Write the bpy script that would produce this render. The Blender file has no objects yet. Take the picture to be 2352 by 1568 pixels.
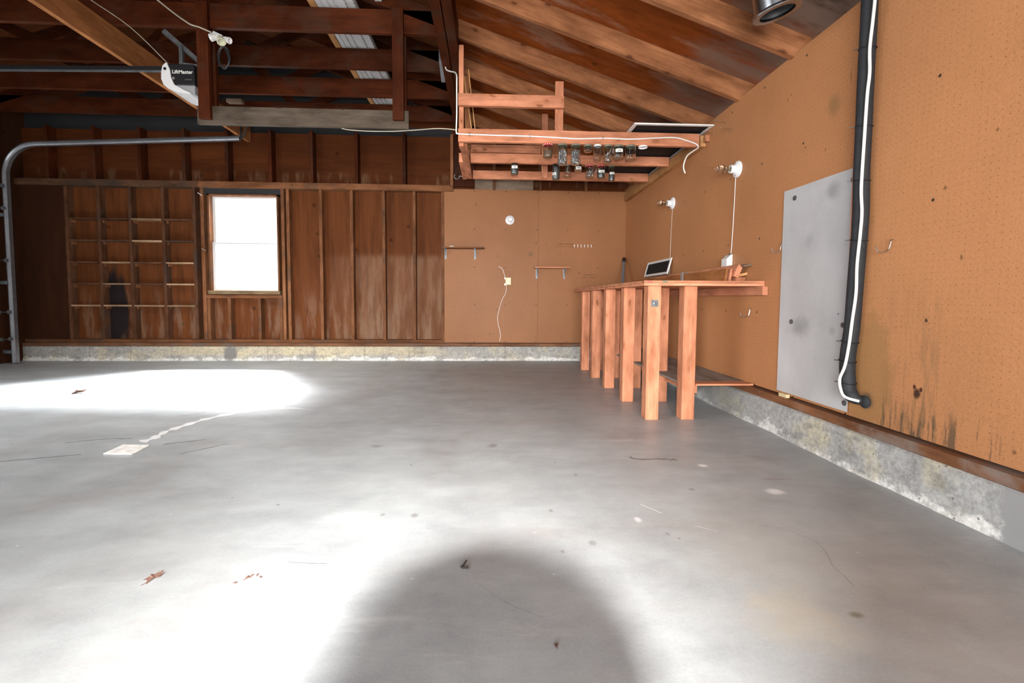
import bpy, bmesh, math, random
from mathutils import Vector, Matrix
random.seed(7)
sc = bpy.context.scene
COL = sc.collection
# ------------------------------------------------------------------ camera
H = 0.813                     # lens height above the slab
FPX = 1070.0                  # focal length in pixels of the 2352 px wide frame
yaw = math.atan(51 / FPX); pitch = math.atan(61 / FPX); roll = 0.006
W_ = Vector((math.sin(yaw)*math.cos(pitch), math.cos(yaw)*math.cos(pitch), -math.sin(pitch)))
R0 = Vector((math.cos(yaw), -math.sin(yaw), 0)); U0 = R0.cross(W_)
R_ = R0*math.cos(roll) + U0*math.sin(roll); U_ = -R0*math.sin(roll) + U0*math.cos(roll)
CAMM = Matrix(((R_.x, U_.x, -W_.x, 0), (R_.y, U_.y, -W_.y, 0), (R_.z, U_.z, -W_.z, H), (0, 0, 0, 1)))
cd = bpy.data.cameras.new('view_camera'); cam = bpy.data.objects.new('view_camera', cd); COL.objects.link(cam)
cam.matrix_world = CAMM
cd.sensor_fit = 'HORIZONTAL'; cd.sensor_width = 36; cd.lens = FPX/2352*36
cd.shift_y = -37/2352; cd.clip_start = 0.01; cd.clip_end = 200
sc.camera = cam
# ------------------------------------------------------------------ world, lights, exposure
wd = bpy.data.worlds.new('overcast_sky'); sc.world = wd; wd.use_nodes = True
wd.node_tree.nodes['Background'].inputs[0].default_value = (0.93, 0.97, 1.0, 1)
wd.node_tree.nodes['Background'].inputs[1].default_value = 1.6
sc.view_settings.view_transform = 'Standard'; sc.view_settings.look = 'None'
sc.view_settings.exposure = 0.3; sc.view_settings.gamma = 1.0; sc.view_settings.use_curve_mapping = False

def area(name, loc, target, sx, sy, watts, col=(1, 1, 1), spread=180):
    l = bpy.data.lights.new(name, 'AREA'); l.shape = 'RECTANGLE'; l.size = sx; l.size_y = sy
    l.energy = watts; l.color = col; l.spread = math.radians(spread)
    o = bpy.data.objects.new(name, l); COL.objects.link(o); o.location = loc
    o.rotation_euler = (Vector(target) - Vector(loc)).to_track_quat('-Z', 'Y').to_euler(); return o
# sky light falling through the window of the back wall onto the slab
area('window_sky', (-2.9, 8.9, 5.15), (-3.13, 6.2, 1.5), 5.6, 2.0, 14500, (0.96, 0.98, 1.0), 70)
# daylight from the open side of the garage to the left, nearer than the view reaches
area('daylight_left_opening', (-5.6, 0.0, 1.9), (-2.0, 1.3, 0.0), 3.0, 1.0, 45, (0.97, 0.98, 1.0), 110)
# ambient fill added behind the photographer, passing for daylight from an unseen doorway
area('rear_fill', (-0.3, -2.4, 0.95), (0.9, 4.0, 1.1), 2.6, 1.3, 110, (1.0, 0.985, 0.96), 106)
# the raised flash of the photographer's camera (the lens below it casts the round shadow on the slab)
def camspace(x, y, z): return CAMM @ Vector((x, z, -y))      # x right, y forward, z up in the camera body's frame
fl = bpy.data.lights.new('camera_flash', 'AREA'); fl.shape = 'RECTANGLE'; fl.size = 0.022; fl.size_y = 0.010
fl.energy = 92; fl.color = (1.0, 0.97, 0.93); fl.spread = math.radians(97)
flo = bpy.data.objects.new('camera_flash', fl); COL.objects.link(flo)
_d = (R_*(880-1176)/FPX - U_*(1060-747)/FPX + W_).normalized()            # the head is tipped down and a little left
flo.rotation_euler = _d.to_track_quat('-Z', 'Y').to_euler(); flo.location = CAMM @ Vector((0.002, 0.093, 0.121))

# ------------------------------------------------------------------ material helpers
def new_mat(name):
    m = bpy.data.materials.new(name); m.use_nodes = True
    return m, m.node_tree, m.node_tree.nodes['Principled BSDF']
def ramp(nt, a, b, fac, p0=0.0, p1=1.0):
    r = nt.nodes.new('ShaderNodeValToRGB'); r.color_ramp.elements[0].position = p0; r.color_ramp.elements[1].position = p1
    r.color_ramp.elements[0].color = (*a, 1); r.color_ramp.elements[1].color = (*b, 1); nt.links.new(fac, r.inputs[0]); return r.outputs[0]
PRE = [0.0]                                            # turns the grain with sloping timber
def coords(nt, scale, rnd=True, kind='Object'):
    t = nt.nodes.new('ShaderNodeTexCoord'); mp = nt.nodes.new('ShaderNodeMapping'); mp.inputs['Scale'].default_value = scale
    src = t.outputs[kind]
    if PRE[0]:
        vr = nt.nodes.new('ShaderNodeVectorRotate'); vr.rotation_type = 'Y_AXIS'; vr.inputs['Angle'].default_value = PRE[0]; nt.links.new(src, vr.inputs[0]); src = vr.outputs[0]
    nt.links.new(src, mp.inputs[0])
    if rnd:
        oi = nt.nodes.new('ShaderNodeObjectInfo'); mu = nt.nodes.new('ShaderNodeMath'); mu.operation = 'MULTIPLY'; mu.inputs[1].default_value = 37.0
        nt.links.new(oi.outputs['Random'], mu.inputs[0]); nt.links.new(mu.outputs[0], mp.inputs['Location'])
    return mp.outputs[0]
def noise(nt, vec, sc_, det=4, rough=0.55, dist=0.0):
    n = nt.nodes.new('ShaderNodeTexNoise'); n.inputs['Scale'].default_value = sc_; n.inputs['Detail'].default_value = det
    n.inputs['Roughness'].default_value = rough; n.inputs['Distortion'].default_value = dist
    nt.links.new(vec, n.inputs['Vector']); return n.outputs['Fac']
def mix(nt, fac, a, b, mode='MIX'):
    x = nt.nodes.new('ShaderNodeMix'); x.data_type = 'RGBA'; x.blend_type = mode
    for k, v in ((0, fac), (6, a), (7, b)):
        if isinstance(v, (int, float)): x.inputs[k].default_value = v
        elif isinstance(v, tuple): x.inputs[k].default_value = (*v, 1)
        else: nt.links.new(v, x.inputs[k])
    return x.outputs[2]
def math_(nt, op, a, b=None, clamp=False):
    m = nt.nodes.new('ShaderNodeMath'); m.operation = op; m.use_clamp = clamp
    for k, v in ((0, a), (1, b)):
        if v is None: continue
        if isinstance(v, (int, float)): m.inputs[k].default_value = v
        else: nt.links.new(v, m.inputs[k])
    return m.outputs[0]
def bump(nt, bs, h, strength, dist=0.002):
    b = nt.nodes.new('ShaderNodeBump'); b.inputs['Strength'].default_value = strength; b.inputs['Distance'].default_value = dist
    nt.links.new(h, b.inputs['Height']); nt.links.new(b.outputs[0], bs.inputs['Normal'])
def sepxyz(nt, vec):
    s = nt.nodes.new('ShaderNodeSeparateXYZ'); nt.links.new(vec, s.inputs[0]); return s.outputs
def smooth(nt, v, a, b):                               # 0 at a, 1 at b
    m = nt.nodes.new('ShaderNodeMapRange'); m.interpolation_type = 'SMOOTHSTEP'; m.inputs[1].default_value = a; m.inputs[2].default_value = b
    nt.links.new(v, m.inputs[0]); return m.outputs[0]
def spot(nt, xyz, ax, cx, cy, rx, ry, soft=0.5, wob=None):
    """soft elliptical mark at (cx, cy) in the two axes ax: 1 inside, 0 outside"""
    dx = math_(nt, 'DIVIDE', math_(nt, 'SUBTRACT', xyz[ax[0]], cx), rx)
    dy = math_(nt, 'DIVIDE', math_(nt, 'SUBTRACT', xyz[ax[1]], cy), ry)
    d = math_(nt, 'SQRT', math_(nt, 'ADD', math_(nt, 'MULTIPLY', dx, dx), math_(nt, 'MULTIPLY', dy, dy)))
    if wob is not None: d = math_(nt, 'ADD', d, math_(nt, 'MULTIPLY', math_(nt, 'SUBTRACT', wob, 0.5), 1.4))
    return smooth(nt, d, 1.0 + soft*0.2, 1.0 - soft)

def wood(name, light, dark, axis, rough=0.6, knot=0.35, knotcol=None, var=0.18, grain=1.0, spec=0.08, dirt=None):
    """sawn timber, grain running along the given axis"""
    m, nt, bs = new_mat(name)
    s = [34.0*grain]*3; s['XYZ'.index(axis)] = 1.5
    v = coords(nt, s)
    g = noise(nt, v, 1.0, 5, 0.6, 0.6)
    g2 = noise(nt, coords(nt, tuple((6.0 if 'XYZ'[i] == axis else 150.0) for i in range(3))), 1.0, 2)
    c = mix(nt, 0.28, ramp(nt, dark, light, g, 0.30, 0.66), ramp(nt, dark, light, g2, 0.35, 0.65))
    v2 = coords(nt, tuple((0.5 if 'XYZ'[i] == axis else 2.2) for i in range(3)))
    big = noise(nt, v2, 3.0, 3)
    c = mix(nt, ramp(nt, (0, 0, 0), (1, 1, 1), big, 0.35, 0.7), c, mix(nt, 0.6, c, light), 'MIX')
    bl = noise(nt, coords(nt, tuple((1.6 if 'XYZ'[i] == axis else 5.0) for i in range(3))), 2.3, 4, 0.6)
    c = mix(nt, 0.8, c, mix(nt, 1.0, c, ramp(nt, (0.55, 0.50, 0.45), (1.35, 1.35, 1.35), bl, 0.32, 0.70), 'MULTIPLY'))
    ks = [10.0]*3; ks['XYZ'.index(axis)] = 5.0
    vk = coords(nt, ks); wb_ = noise(nt, vk, 2.2, 4, 0.7)
    vo = nt.nodes.new('ShaderNodeTexVoronoi'); vo.inputs['Scale'].default_value = 1.0; nt.links.new(vk, vo.inputs['Vector'])
    dk = math_(nt, 'ADD', vo.outputs['Distance'], math_(nt, 'MULTIPLY', math_(nt, 'SUBTRACT', wb_, 0.5), 0.42))
    gate = smooth(nt, sepxyz(nt, vo.outputs['Color'])[0], 0.22, 0.3)
    halo = math_(nt, 'MULTIPLY', math_(nt, 'MULTIPLY', smooth(nt, dk, 0.42, 0.12), gate), knot*0.45)
    c = mix(nt, halo, c, dark)
    kn = math_(nt, 'MULTIPLY', math_(nt, 'MULTIPLY', smooth(nt, dk, 0.19, 0.07), gate), knot)
    c = mix(nt, kn, c, knotcol or tuple(x*0.35 for x in dark))
    oi = nt.nodes.new('ShaderNodeObjectInfo')
    br = math_(nt, 'ADD', 1.0-var, math_(nt, 'MULTIPLY', oi.outputs['Random'], 2*var))
    cb = nt.nodes.new('ShaderNodeCombineXYZ')
    for i in range(3): nt.links.new(br, cb.inputs[i])
    c = mix(nt, 1.0, c, cb.outputs[0], 'MULTIPLY')
    if dirt:
        dn = noise(nt, coords(nt, (1.3, 1.3, 1.3)), 2.2, 5, 0.65)
        c = mix(nt, math_(nt, 'MULTIPLY', smooth(nt, dn, 0.5, 0.68), dirt[1]), c, dirt[0])
    nt.links.new(c, bs.inputs['Base Color']); bs.inputs['Roughness'].default_value = rough
    bs.inputs['Specular IOR Level'].default_value = spec
    bump(nt, bs, g, 0.25, 0.001)
    return m
def plain(name, col, rough=0.5, metal=0.0, var=0.0, vscale=8.0, spec=0.5):
    m, nt, bs = new_mat(name); bs.inputs['Roughness'].default_value = rough; bs.inputs['Metallic'].default_value = metal
    bs.inputs['Specular IOR Level'].default_value = spec
    v = coords(nt, (1, 1, 1)); n = noise(nt, v, vscale, 4)
    c = ramp(nt, tuple(x*(1-var) for x in col), tuple(min(1, x*(1+var)) for x in col), n, 0.3, 0.7)
    nt.links.new(c, bs.inputs['Base Color']); return m

# timber families: (light, dark)
FRESH = ((0.60, 0.265, 0.155), (0.42, 0.160, 0.084))
RAFT = ((0.30, 0.130, 0.060), (0.165, 0.062, 0.026))
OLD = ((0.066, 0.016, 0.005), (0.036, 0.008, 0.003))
FR = {a: wood('fresh_pine_'+a, *FRESH, a, rough=0.5, knot=0.75, knotcol=(0.20, 0.07, 0.03), var=0.10) for a in 'XYZ'}
RF = {a: wood('rafter_pine_'+a, *RAFT, a, rough=0.55, knot=0.7, knotcol=(0.09, 0.03, 0.012), var=0.15) for a in 'XYZ'}
PRE[0] = -math.atan(.34); M_RAFT = wood('sloping_rafter_pine', *RAFT, 'X', rough=0.5, knot=0.85, knotcol=(0.08, 0.028, 0.011), var=0.12); PRE[0] = 0.0
OL = {a: wood('aged_timber_'+a, *OLD, a, rough=0.5, knot=0.3, var=0.22, dirt=((0.05, 0.03, 0.02), 0.5)) for a in 'XYZ'}
ST = {a: wood('stud_timber_'+a, (0.20, 0.085, 0.038), (0.105, 0.042, 0.018), a, rough=0.6, knot=0.4, var=0.25, dirt=((0.06, 0.045, 0.035), 0.6)) for a in 'XYZ'}
TAN = {a: wood('tan_pine_'+a, (0.55, 0.30, 0.13), (0.40, 0.19, 0.075), a, rough=0.55, knot=0.5, var=0.12) for a in 'XYZ'}
LB = {a: wood('tie_board_'+a, (0.40, 0.17, 0.065), (0.25, 0.095, 0.035), a, rough=0.5, knot=0.3, var=0.1) for a in 'XYZ'}
M_GREYSHELF = wood('dusty_shelf_ply', (0.33, 0.31, 0.29), (0.22, 0.205, 0.19), 'Y', rough=0.7, knot=0.1, var=0.03)
M_GREYBOARD = wood('weathered_board', (0.105, 0.082, 0.062), (0.055, 0.042, 0.033), 'X', rough=0.65, knot=0.4, var=0.05)
M_SILLW = wood('sill_timber_Y', (0.24, 0.11, 0.055), (0.13, 0.055, 0.028), 'Y', rough=0.6, knot=0.2, var=0.0, dirt=((0.22, 0.19, 0.17), 0.7))
M_SILLWX = wood('sill_timber_X', (0.20, 0.095, 0.05), (0.09, 0.045, 0.028), 'X', rough=0.6, knot=0.2, var=0.0, dirt=((0.12, 0.10, 0.09), 0.7))

def ply(name, light, dark, axis, stain=None, pale=None):
    m, nt, bs = new_mat(name)
    s = [5.0]*3; s['XYZ'.index(axis)] = 0.7
    v = coords(nt, tuple(s), rnd=False); g = noise(nt, v, 1.6, 6, 0.62, 0.8)
    s2 = [26.0]*3; s2['XYZ'.index(axis)] = 1.2
    g2 = noise(nt, coords(nt, tuple(s2), rnd=False), 1.0, 3)
    c = ramp(nt, dark, light, g, 0.33, 0.66)
    c = mix(nt, 0.35, c, ramp(nt, dark, light, g2, 0.3, 0.7))
    xyz = sepxyz(nt, coords(nt, (1, 1, 1), rnd=False))
    vo = nt.nodes.new('ShaderNodeTexVoronoi'); vo.inputs['Scale'].default_value = 1.0
    nt.links.new(coords(nt, (3.4, 3.4, 3.4), rnd=False), vo.inputs['Vector'])
    c = mix(nt, math_(nt, 'MULTIPLY', smooth(nt, vo.outputs['Distance'], 0.12, 0.05), 0.6), c, tuple(x*0.35 for x in dark))
    if pale: c = pale(nt, xyz, c)
    if stain: c = stain(nt, xyz, c)
    nt.links.new(c, bs.inputs['Base Color']); bs.inputs['Roughness'].default_value = 0.6; bs.inputs['Specular IOR Level'].default_value = 0.06
    return m
def back_marks(nt, xyz, c):
    w = noise(nt, coords(nt, (5.5, 1, 0.9), rnd=False), 2.2, 4, 0.6)
    # weathered paler lower sheet right of the window, greyed foot
    lo = math_(nt, 'MULTIPLY', smooth(nt, xyz[2], 1.42, 1.30), smooth(nt, xyz[0], -2.3, -1.4))
    c = mix(nt, math_(nt, 'MULTIPLY', lo, math_(nt, 'ADD', 0.22, math_(nt, 'MULTIPLY', smooth(nt, w, 0.34, 0.68), 0.45))), c, (0.265, 0.150, 0.092))
    lo2 = math_(nt, 'MULTIPLY', smooth(nt, xyz[2], 1.1, 0.5), smooth(nt, w, 0.45, 0.66))
    c = mix(nt, math_(nt, 'MULTIPLY', lo2, 0.45), c, (0.23, 0.15, 0.10))
    # soot stain in the cubby bay
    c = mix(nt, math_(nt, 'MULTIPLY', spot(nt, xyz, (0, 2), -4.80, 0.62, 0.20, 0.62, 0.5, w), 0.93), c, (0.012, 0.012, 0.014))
    # scuffed band above the top plate
    sc1 = math_(nt, 'MULTIPLY', smooth(nt, xyz[2], 2.26, 2.31), smooth(nt, xyz[2], 2.46, 2.38))
    c = mix(nt, math_(nt, 'MULTIPLY', math_(nt, 'MULTIPLY', sc1, smooth(nt, w, 0.48, 0.72)), 0.3), c, (0.30, 0.19, 0.11))
    return c
def roof_marks(nt, xyz, c):
    w = noise(nt, coords(nt, (0.9, 3.0, 1), rnd=False), 2.0, 5, 0.65)
    c = mix(nt, math_(nt, 'MULTIPLY', smooth(nt, w, 0.50, 0.68), 0.55), c, (0.30, 0.19, 0.13))
    # near-black shade painted on the unlit sheathing around the duct
    c = mix(nt, math_(nt, 'MULTIPLY', math_(nt, 'MULTIPLY', smooth(nt, xyz[1], 2.80, 2.62), smooth(nt, xyz[0], 0.6, 1.3)), 0.93), c, (0.035, 0.028, 0.024))
    # weathered boards near the eave
    ev = smooth(nt, xyz[0], 1.28, 1.55)
    c = mix(nt, math_(nt, 'MULTIPLY', math_(nt, 'MULTIPLY', ev, smooth(nt, w, 0.3, 0.55)), 0.75), c, (0.19, 0.125, 0.095))
    return c
M_SIDE = ply('back_plywood', (0.150, 0.048, 0.015), (0.072, 0.022, 0.008), 'Z', stain=back_marks)
M_GABLE = ply('gable_plywood', (0.105, 0.029, 0.008), (0.055, 0.015, 0.005), 'X', stain=back_marks)
M_ROOF = ply('roof_plywood', (0.26, 0.062, 0.011), (0.14, 0.032, 0.006), 'X', stain=roof_marks)
M_SHADEPLY = ply('shaded_plywood', (0.050, 0.018, 0.008), (0.028, 0.011, 0.006), 'Z')  # plywood with the left corner's shade mixed into its colour
M_ROOFSHADE = ply('shaded_roof_plywood', (0.085, 0.026, 0.008), (0.045, 0.014, 0.005), 'X')  # darker copy of the roof plywood, the dim bay's shade in its colour
M_BLACKP = plain('flat_black', (0.018, 0.018, 0.020), 0.8)
M_PALEB = wood('pale_gable_board', (0.33, 0.25, 0.185), (0.20, 0.14, 0.10), 'X', rough=0.65, knot=0.3)

def pegboard(name, ax, marks=None, base=(0.485, 0.225, 0.090), hole=0.55):
    """brown hardboard with a 1-inch grid of holes in the plane of the two axes"""
    m, nt, bs = new_mat(name)
    xyz = sepxyz(nt, coords(nt, (1, 1, 1), rnd=False))
    n1 = noise(nt, coords(nt, (1, 1, 0.6), rnd=False), 1.3, 4, 0.6)
    n2 = noise(nt, coords(nt, (1, 1, 1), rnd=False), 160, 2, 0.6)
    c = ramp(nt, tuple(x*0.86 for x in base), tuple(x*1.10 for x in base), n1, 0.3, 0.7)
    c = mix(nt, 0.22, c, ramp(nt, tuple(x*0.6 for x in base), tuple(min(1, x*1.45) for x in base), n2, 0.3, 0.7))
    d = []
    for a in ax:
        f = math_(nt, 'FRACT', math_(nt, 'DIVIDE', xyz[a], 0.0254)); f = math_(nt, 'SUBTRACT', f, 0.5); d.append(math_(nt, 'MULTIPLY', f, f))
    dist = math_(nt, 'SQRT', math_(nt, 'ADD', d[0], d[1]))
    hl = smooth(nt, dist, 0.125, 0.085)
    hv = smooth(nt, noise(nt, coords(nt, (1, 1, 1), rnd=False), 14, 4, 0.7), 0.36, 0.66)
    c = mix(nt, math_(nt, 'MULTIPLY', math_(nt, 'MULTIPLY', hl, hole), math_(nt, 'ADD', 0.25, hv)), c, tuple(x*0.25 for x in base))
    sd = []
    for a, per in ((ax[0], 0.4064), (ax[1], 0.4890)):
        f = math_(nt, 'FRACT', math_(nt, 'DIVIDE', xyz[a], per)); f = math_(nt, 'MULTIPLY', math_(nt, 'SUBTRACT', f, 0.5), per); sd.append(math_(nt, 'MULTIPLY', f, f))
    ds = math_(nt, 'SQRT', math_(nt, 'ADD', sd[0], sd[1]))
    c = mix(nt, smooth(nt, ds, 0.008, 0.0055), c, (0.05, 0.035, 0.025))
    if marks: c = marks(nt, xyz, c)
    nt.links.new(c, bs.inputs['Base Color']); bs.inputs['Roughness'].default_value = 0.45; bs.inputs['Specular IOR Level'].default_value = 0.12
    bump(nt, bs, hl, -0.4, 0.003)
    return m
def right_marks(nt, xyz, c):
    y, z = xyz[1], xyz[2]
    st = noise(nt, coords(nt, (1, 13, 1.6), rnd=False), 1.7, 6, 0.7)
    sf = noise(nt, coords(nt, (1, 6, 6), rnd=False), 2.0, 5, 0.7)
    up = math_(nt, 'MULTIPLY', smooth(nt, z, 1.05, 0.30), math_(nt, 'MULTIPLY', smooth(nt, y, 1.66, 1.80), smooth(nt, y, 2.06, 1.97)))
    c = mix(nt, math_(nt, 'MULTIPLY', math_(nt, 'MULTIPLY', smooth(nt, st, 0.46, 0.60), up), 0.55), c, (0.20, 0.12, 0.065))
    low = math_(nt, 'MULTIPLY', smooth(nt, z, 0.42, 0.30), math_(nt, 'MULTIPLY', smooth(nt, y, 1.45, 1.60), smooth(nt, y, 2.1, 2.0)))
    c = mix(nt, math_(nt, 'MULTIPLY', math_(nt, 'MULTIPLY', smooth(nt, st, 0.52, 0.60), low), 0.8), c, (0.10, 0.07, 0.045))
    # water halo round the pipe's foot
    ring = spot(nt, xyz, (1, 2), 2.11, 0.42, 0.14, 0.34, 0.35, sf)
    c = mix(nt, math_(nt, 'MULTIPLY', ring, 0.5), c, (0.26, 0.15, 0.055))
    c = mix(nt, math_(nt, 'MULTIPLY', spot(nt, xyz, (1, 2), 2.105, 0.34, 0.05, 0.05, 0.8, sf), 0.85), c, (0.05, 0.045, 0.04))
    c = mix(nt, spot(nt, xyz, (1, 2), 1.853, 0.425, 0.020, 0.028, 0.5, sf), c, (0.06, 0.03, 0.02))
    c = mix(nt, spot(nt, xyz, (1, 2), 1.835, 0.445, 0.008, 0.012, 0.4), c, (0.08, 0.03, 0.02))
    c = mix(nt, spot(nt, xyz, (1, 2), 1.865, 0.452, 0.008, 0.012, 0.4), c, (0.08, 0.03, 0.02))
    # soft grey smudges
    c = mix(nt, math_(nt, 'MULTIPLY', spot(nt, xyz, (1, 2), 2.41, 1.83, 0.055, 0.075, 0.95, sf), 0.45), c, (0.16, 0.11, 0.05))
    for (a, b, r1, r2) in ((2.80, 2.02, .012, .02), (2.77, 2.035, .008, .016), (2.30, 1.93, .007, .07), (2.62, 1.68, .01, .012), (2.46, 1.62, .009, .018),
                           (1.60, 1.42, .012, .016), (1.78, 1.26, .013, .016), (1.83, 0.74, .010, .010), (1.48, 0.30, .016, .018), (1.70, .98, .008, .02)):
        c = mix(nt, math_(nt, 'MULTIPLY', spot(nt, xyz, (1, 2), a, b, r1*.62, r2*.62, 0.7, sf), 0.75), c, (0.12, 0.065, 0.03))
    # seams between the 4 ft sheets
    for ys in (2.215,):
        s = smooth(nt, math_(nt, 'ABSOLUTE', math_(nt, 'SUBTRACT', y, ys)), 0.003, 0.001)
        c = mix(nt, math_(nt, 'MULTIPLY', s, 0.5), c, (0.14, 0.07, 0.03))
    return c
def backpeg_marks(nt, xyz, c):
    sf = noise(nt, coords(nt, (6, 1, 6), rnd=False), 2.0, 5, 0.7)
    x, z = xyz[0], xyz[2]
    for (a, b, r1, r2, k) in ((.533, 1.40, .05, .045, .5), (.10, 1.36, .03, .03, .3), (-.46, .70, .02, .012, .4), (.085, .67, .02, .022, .5), (.0, .345, .02, .025, .4),
                              (-.18, 2.03, .012, .02, .8), (.60, 1.545, .01, .03, .8), (.73, 1.53, .008, .02, .6), (.92, 1.40, .006, .03, .7), (1.12, 2.17, .006, .03, .7), (.60, 1.24, .03, .012, .7)):
        c = mix(nt, math_(nt, 'MULTIPLY', spot(nt, xyz, (0, 2), a, b, r1, r2, 0.8, sf), k), c, (0.12, 0.075, 0.035))
    # rows of worn peg holes
    for (x0, x1, zz) in ((.86, 1.10, 1.533), (.86, 1.10, 1.500), (1.21, 1.41, 1.132), (1.21, 1.41, 1.098)):
        b = math_(nt, 'MULTIPLY', math_(nt, 'MULTIPLY', smooth(nt, x, x0, x0+.004), smooth(nt, x, x1, x1-.004)), smooth(nt, math_(nt, 'ABSOLUTE', math_(nt, 'SUBTRACT', z, zz)), .006, .003))
        c = mix(nt, math_(nt, 'MULTIPLY', math_(nt, 'MULTIPLY', b, smooth(nt, sf, .35, .6)), .9), c, (0.11, 0.05, 0.025))
    return c
M_PEGR = pegboard('right_pegboard', (1, 2), right_marks, (0.455, 0.208, 0.092), 0.42)
M_PEGB = pegboard('back_pegboard', (0, 2), backpeg_marks, (0.300, 0.132, 0.058), 0.42)

def concrete(name, base=(0.42, 0.42, 0.41), rough=0.5, marks=None, amp=0.16, sc1=1.2, spec=0.4, speck=0.3):
    m, nt, bs = new_mat(name)
    v = coords(nt, (1, 1, 1), rnd=False); xyz = sepxyz(nt, v)
    a = noise(nt, v, sc1, 7, 0.62, 0.5); b = noise(nt, v, 9.0, 6, 0.65); f = noise(nt, v, 120.0, 2, 0.5)
    c = ramp(nt, tuple(x*(1-amp) for x in base), tuple(x*(1+amp) for x in base), a, 0.32, 0.68)
    c = mix(nt, 0.35, c, ramp(nt, tuple(x*(1-amp) for x in base), tuple(x*(1+amp) for x in base), b, 0.3, 0.7))
    c = mix(nt, speck*0.5, c, ramp(nt, tuple(x*0.7 for x in base), tuple(x*1.3 for x in base), f, 0.3, 0.7))
    if marks: c = marks(nt, xyz, c)
    nt.links.new(c, bs.inputs['Base Color'])
    nt.links.new(math_(nt, 'ADD', rough-0.1, math_(nt, 'MULTIPLY', a, 0.2)), bs.inputs['Roughness'])
    bs.inputs['Specular IOR Level'].default_value = spec
    bump(nt, bs, b, 0.12, 0.002)
    return m
def floor_marks(nt, xyz, c):
    w = noise(nt, coords(nt, (5, 5, 1), rnd=False), 2.0, 5, 0.65)
    w2 = noise(nt, coords(nt, (1, 0.5, 1), rnd=False), 1.6, 6, 0.6, 0.8)
    # long drifts of darker grime toward the right and back, dusty pale in the left
    c = mix(nt, math_(nt, 'MULTIPLY', smooth(nt, w2, 0.50, 0.66), 0.30), c, (0.27, 0.25, 0.24))
    st = noise(nt, coords(nt, (0.6, 3.4, 1), rnd=False), 1.5, 6, 0.7, 0.6)
    c = mix(nt, math_(nt, 'MULTIPLY', smooth(nt, st, 0.52, 0.72), 0.30), c, (0.30, 0.25, 0.23))
    c = mix(nt, math_(nt, 'MULTIPLY', smooth(nt, st, 0.40, 0.25), 0.35), c, (0.60, 0.60, 0.59))
    mm_ = noise(nt, coords(nt, (0.9, 1.5, 1), rnd=False), 3.2, 9, 0.70, 0.15)
    c = mix(nt, 0.42, c, mix(nt, 1.0, c, ramp(nt, (0.66, 0.66, 0.67), (1.38, 1.38, 1.37), mm_, 0.33, 0.67), 'MULTIPLY'))
    fs = nt.nodes.new('ShaderNodeTexVoronoi'); fs.inputs['Scale'].default_value = 7.0; nt.links.new(coords(nt, (1, 1, 0), rnd=False), fs.inputs['Vector'])
    c = mix(nt, math_(nt, 'MULTIPLY', smooth(nt, fs.outputs['Distance'], 0.035, 0.02), 0.7), c, (0.60, 0.60, 0.59))
    fd = nt.nodes.new('ShaderNodeTexVoronoi'); fd.inputs['Scale'].default_value = 4.1; nt.links.new(coords(nt, (1, 1, 0), rnd=False), fd.inputs['Vector'])
    c = mix(nt, math_(nt, 'MULTIPLY', smooth(nt, fd.outputs['Distance'], 0.035, 0.02), 0.7), c, (0.12, 0.115, 0.11))
    # rusty dirt between camera and bench
    c = mix(nt, math_(nt, 'MULTIPLY', spot(nt, xyz, (0, 1), 0.98, 1.35, 0.40, 0.55, 0.9, w), 0.25), c, (0.42, 0.36, 0.28))
    D = (0.14, 0.13, 0.125)
    for (x, y, rx, ry, k, col) in (
        (1.43, 2.28, .17, .10, .55, (0.20, .18, .17)), (.019, 2.543, .045, .05, .8, D), (.237, 1.742, .013, .02, .9, D), (.237, 1.45, .012, .02, .9, D),
        (.345, 1.50, .018, .022, .7, D), (1.05, 2.20, .035, .03, .9, (.85, .85, .84)), (1.214, 1.889, .06, .045, .9, (.8, .8, .8)), (.55, 1.66, .02, .03, .7, (.8, .8, .8)),
        (-.62, 2.55, .05, .04, .6, D), (-.28, 1.72, .022, .03, .8, D), (-.40, 1.73, .016, .02, .8, D), (-.55, 5.2, .07, .05, .8, D),
        (-.77, 4.55, .05, .05, .6, D), (.62, 1.55, .014, .02, .8, D), (.40, 2.1, .014, .02, .9, D), (.95, 1.12, .03, .02, .9, (.10, .10, .05)), (.80, 1.12, .18, .2, .35, (.5, .42, .27)),
        (1.30, 2.02, .10, .02, .5, (.22, .15, .12)), (.87, 1.92, .02, .02, .8, D), (-.20, 1.12, .025, .03, .5, (.25, .25, .25)), 
        (.78, 2.62, .30, .04, .3, (.62, .62, .61)), (.25, 3.0, .5, .10, .25, (.33, .24, .22)), (1.70, 1.22, .14, .22, .55, (.52, .51, .49))):
        c = mix(nt, math_(nt, 'MULTIPLY', spot(nt, xyz, (0, 1), x, y, rx*.8, ry*.8, 0.8, w), k*.75), c, col)
    return c
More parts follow.
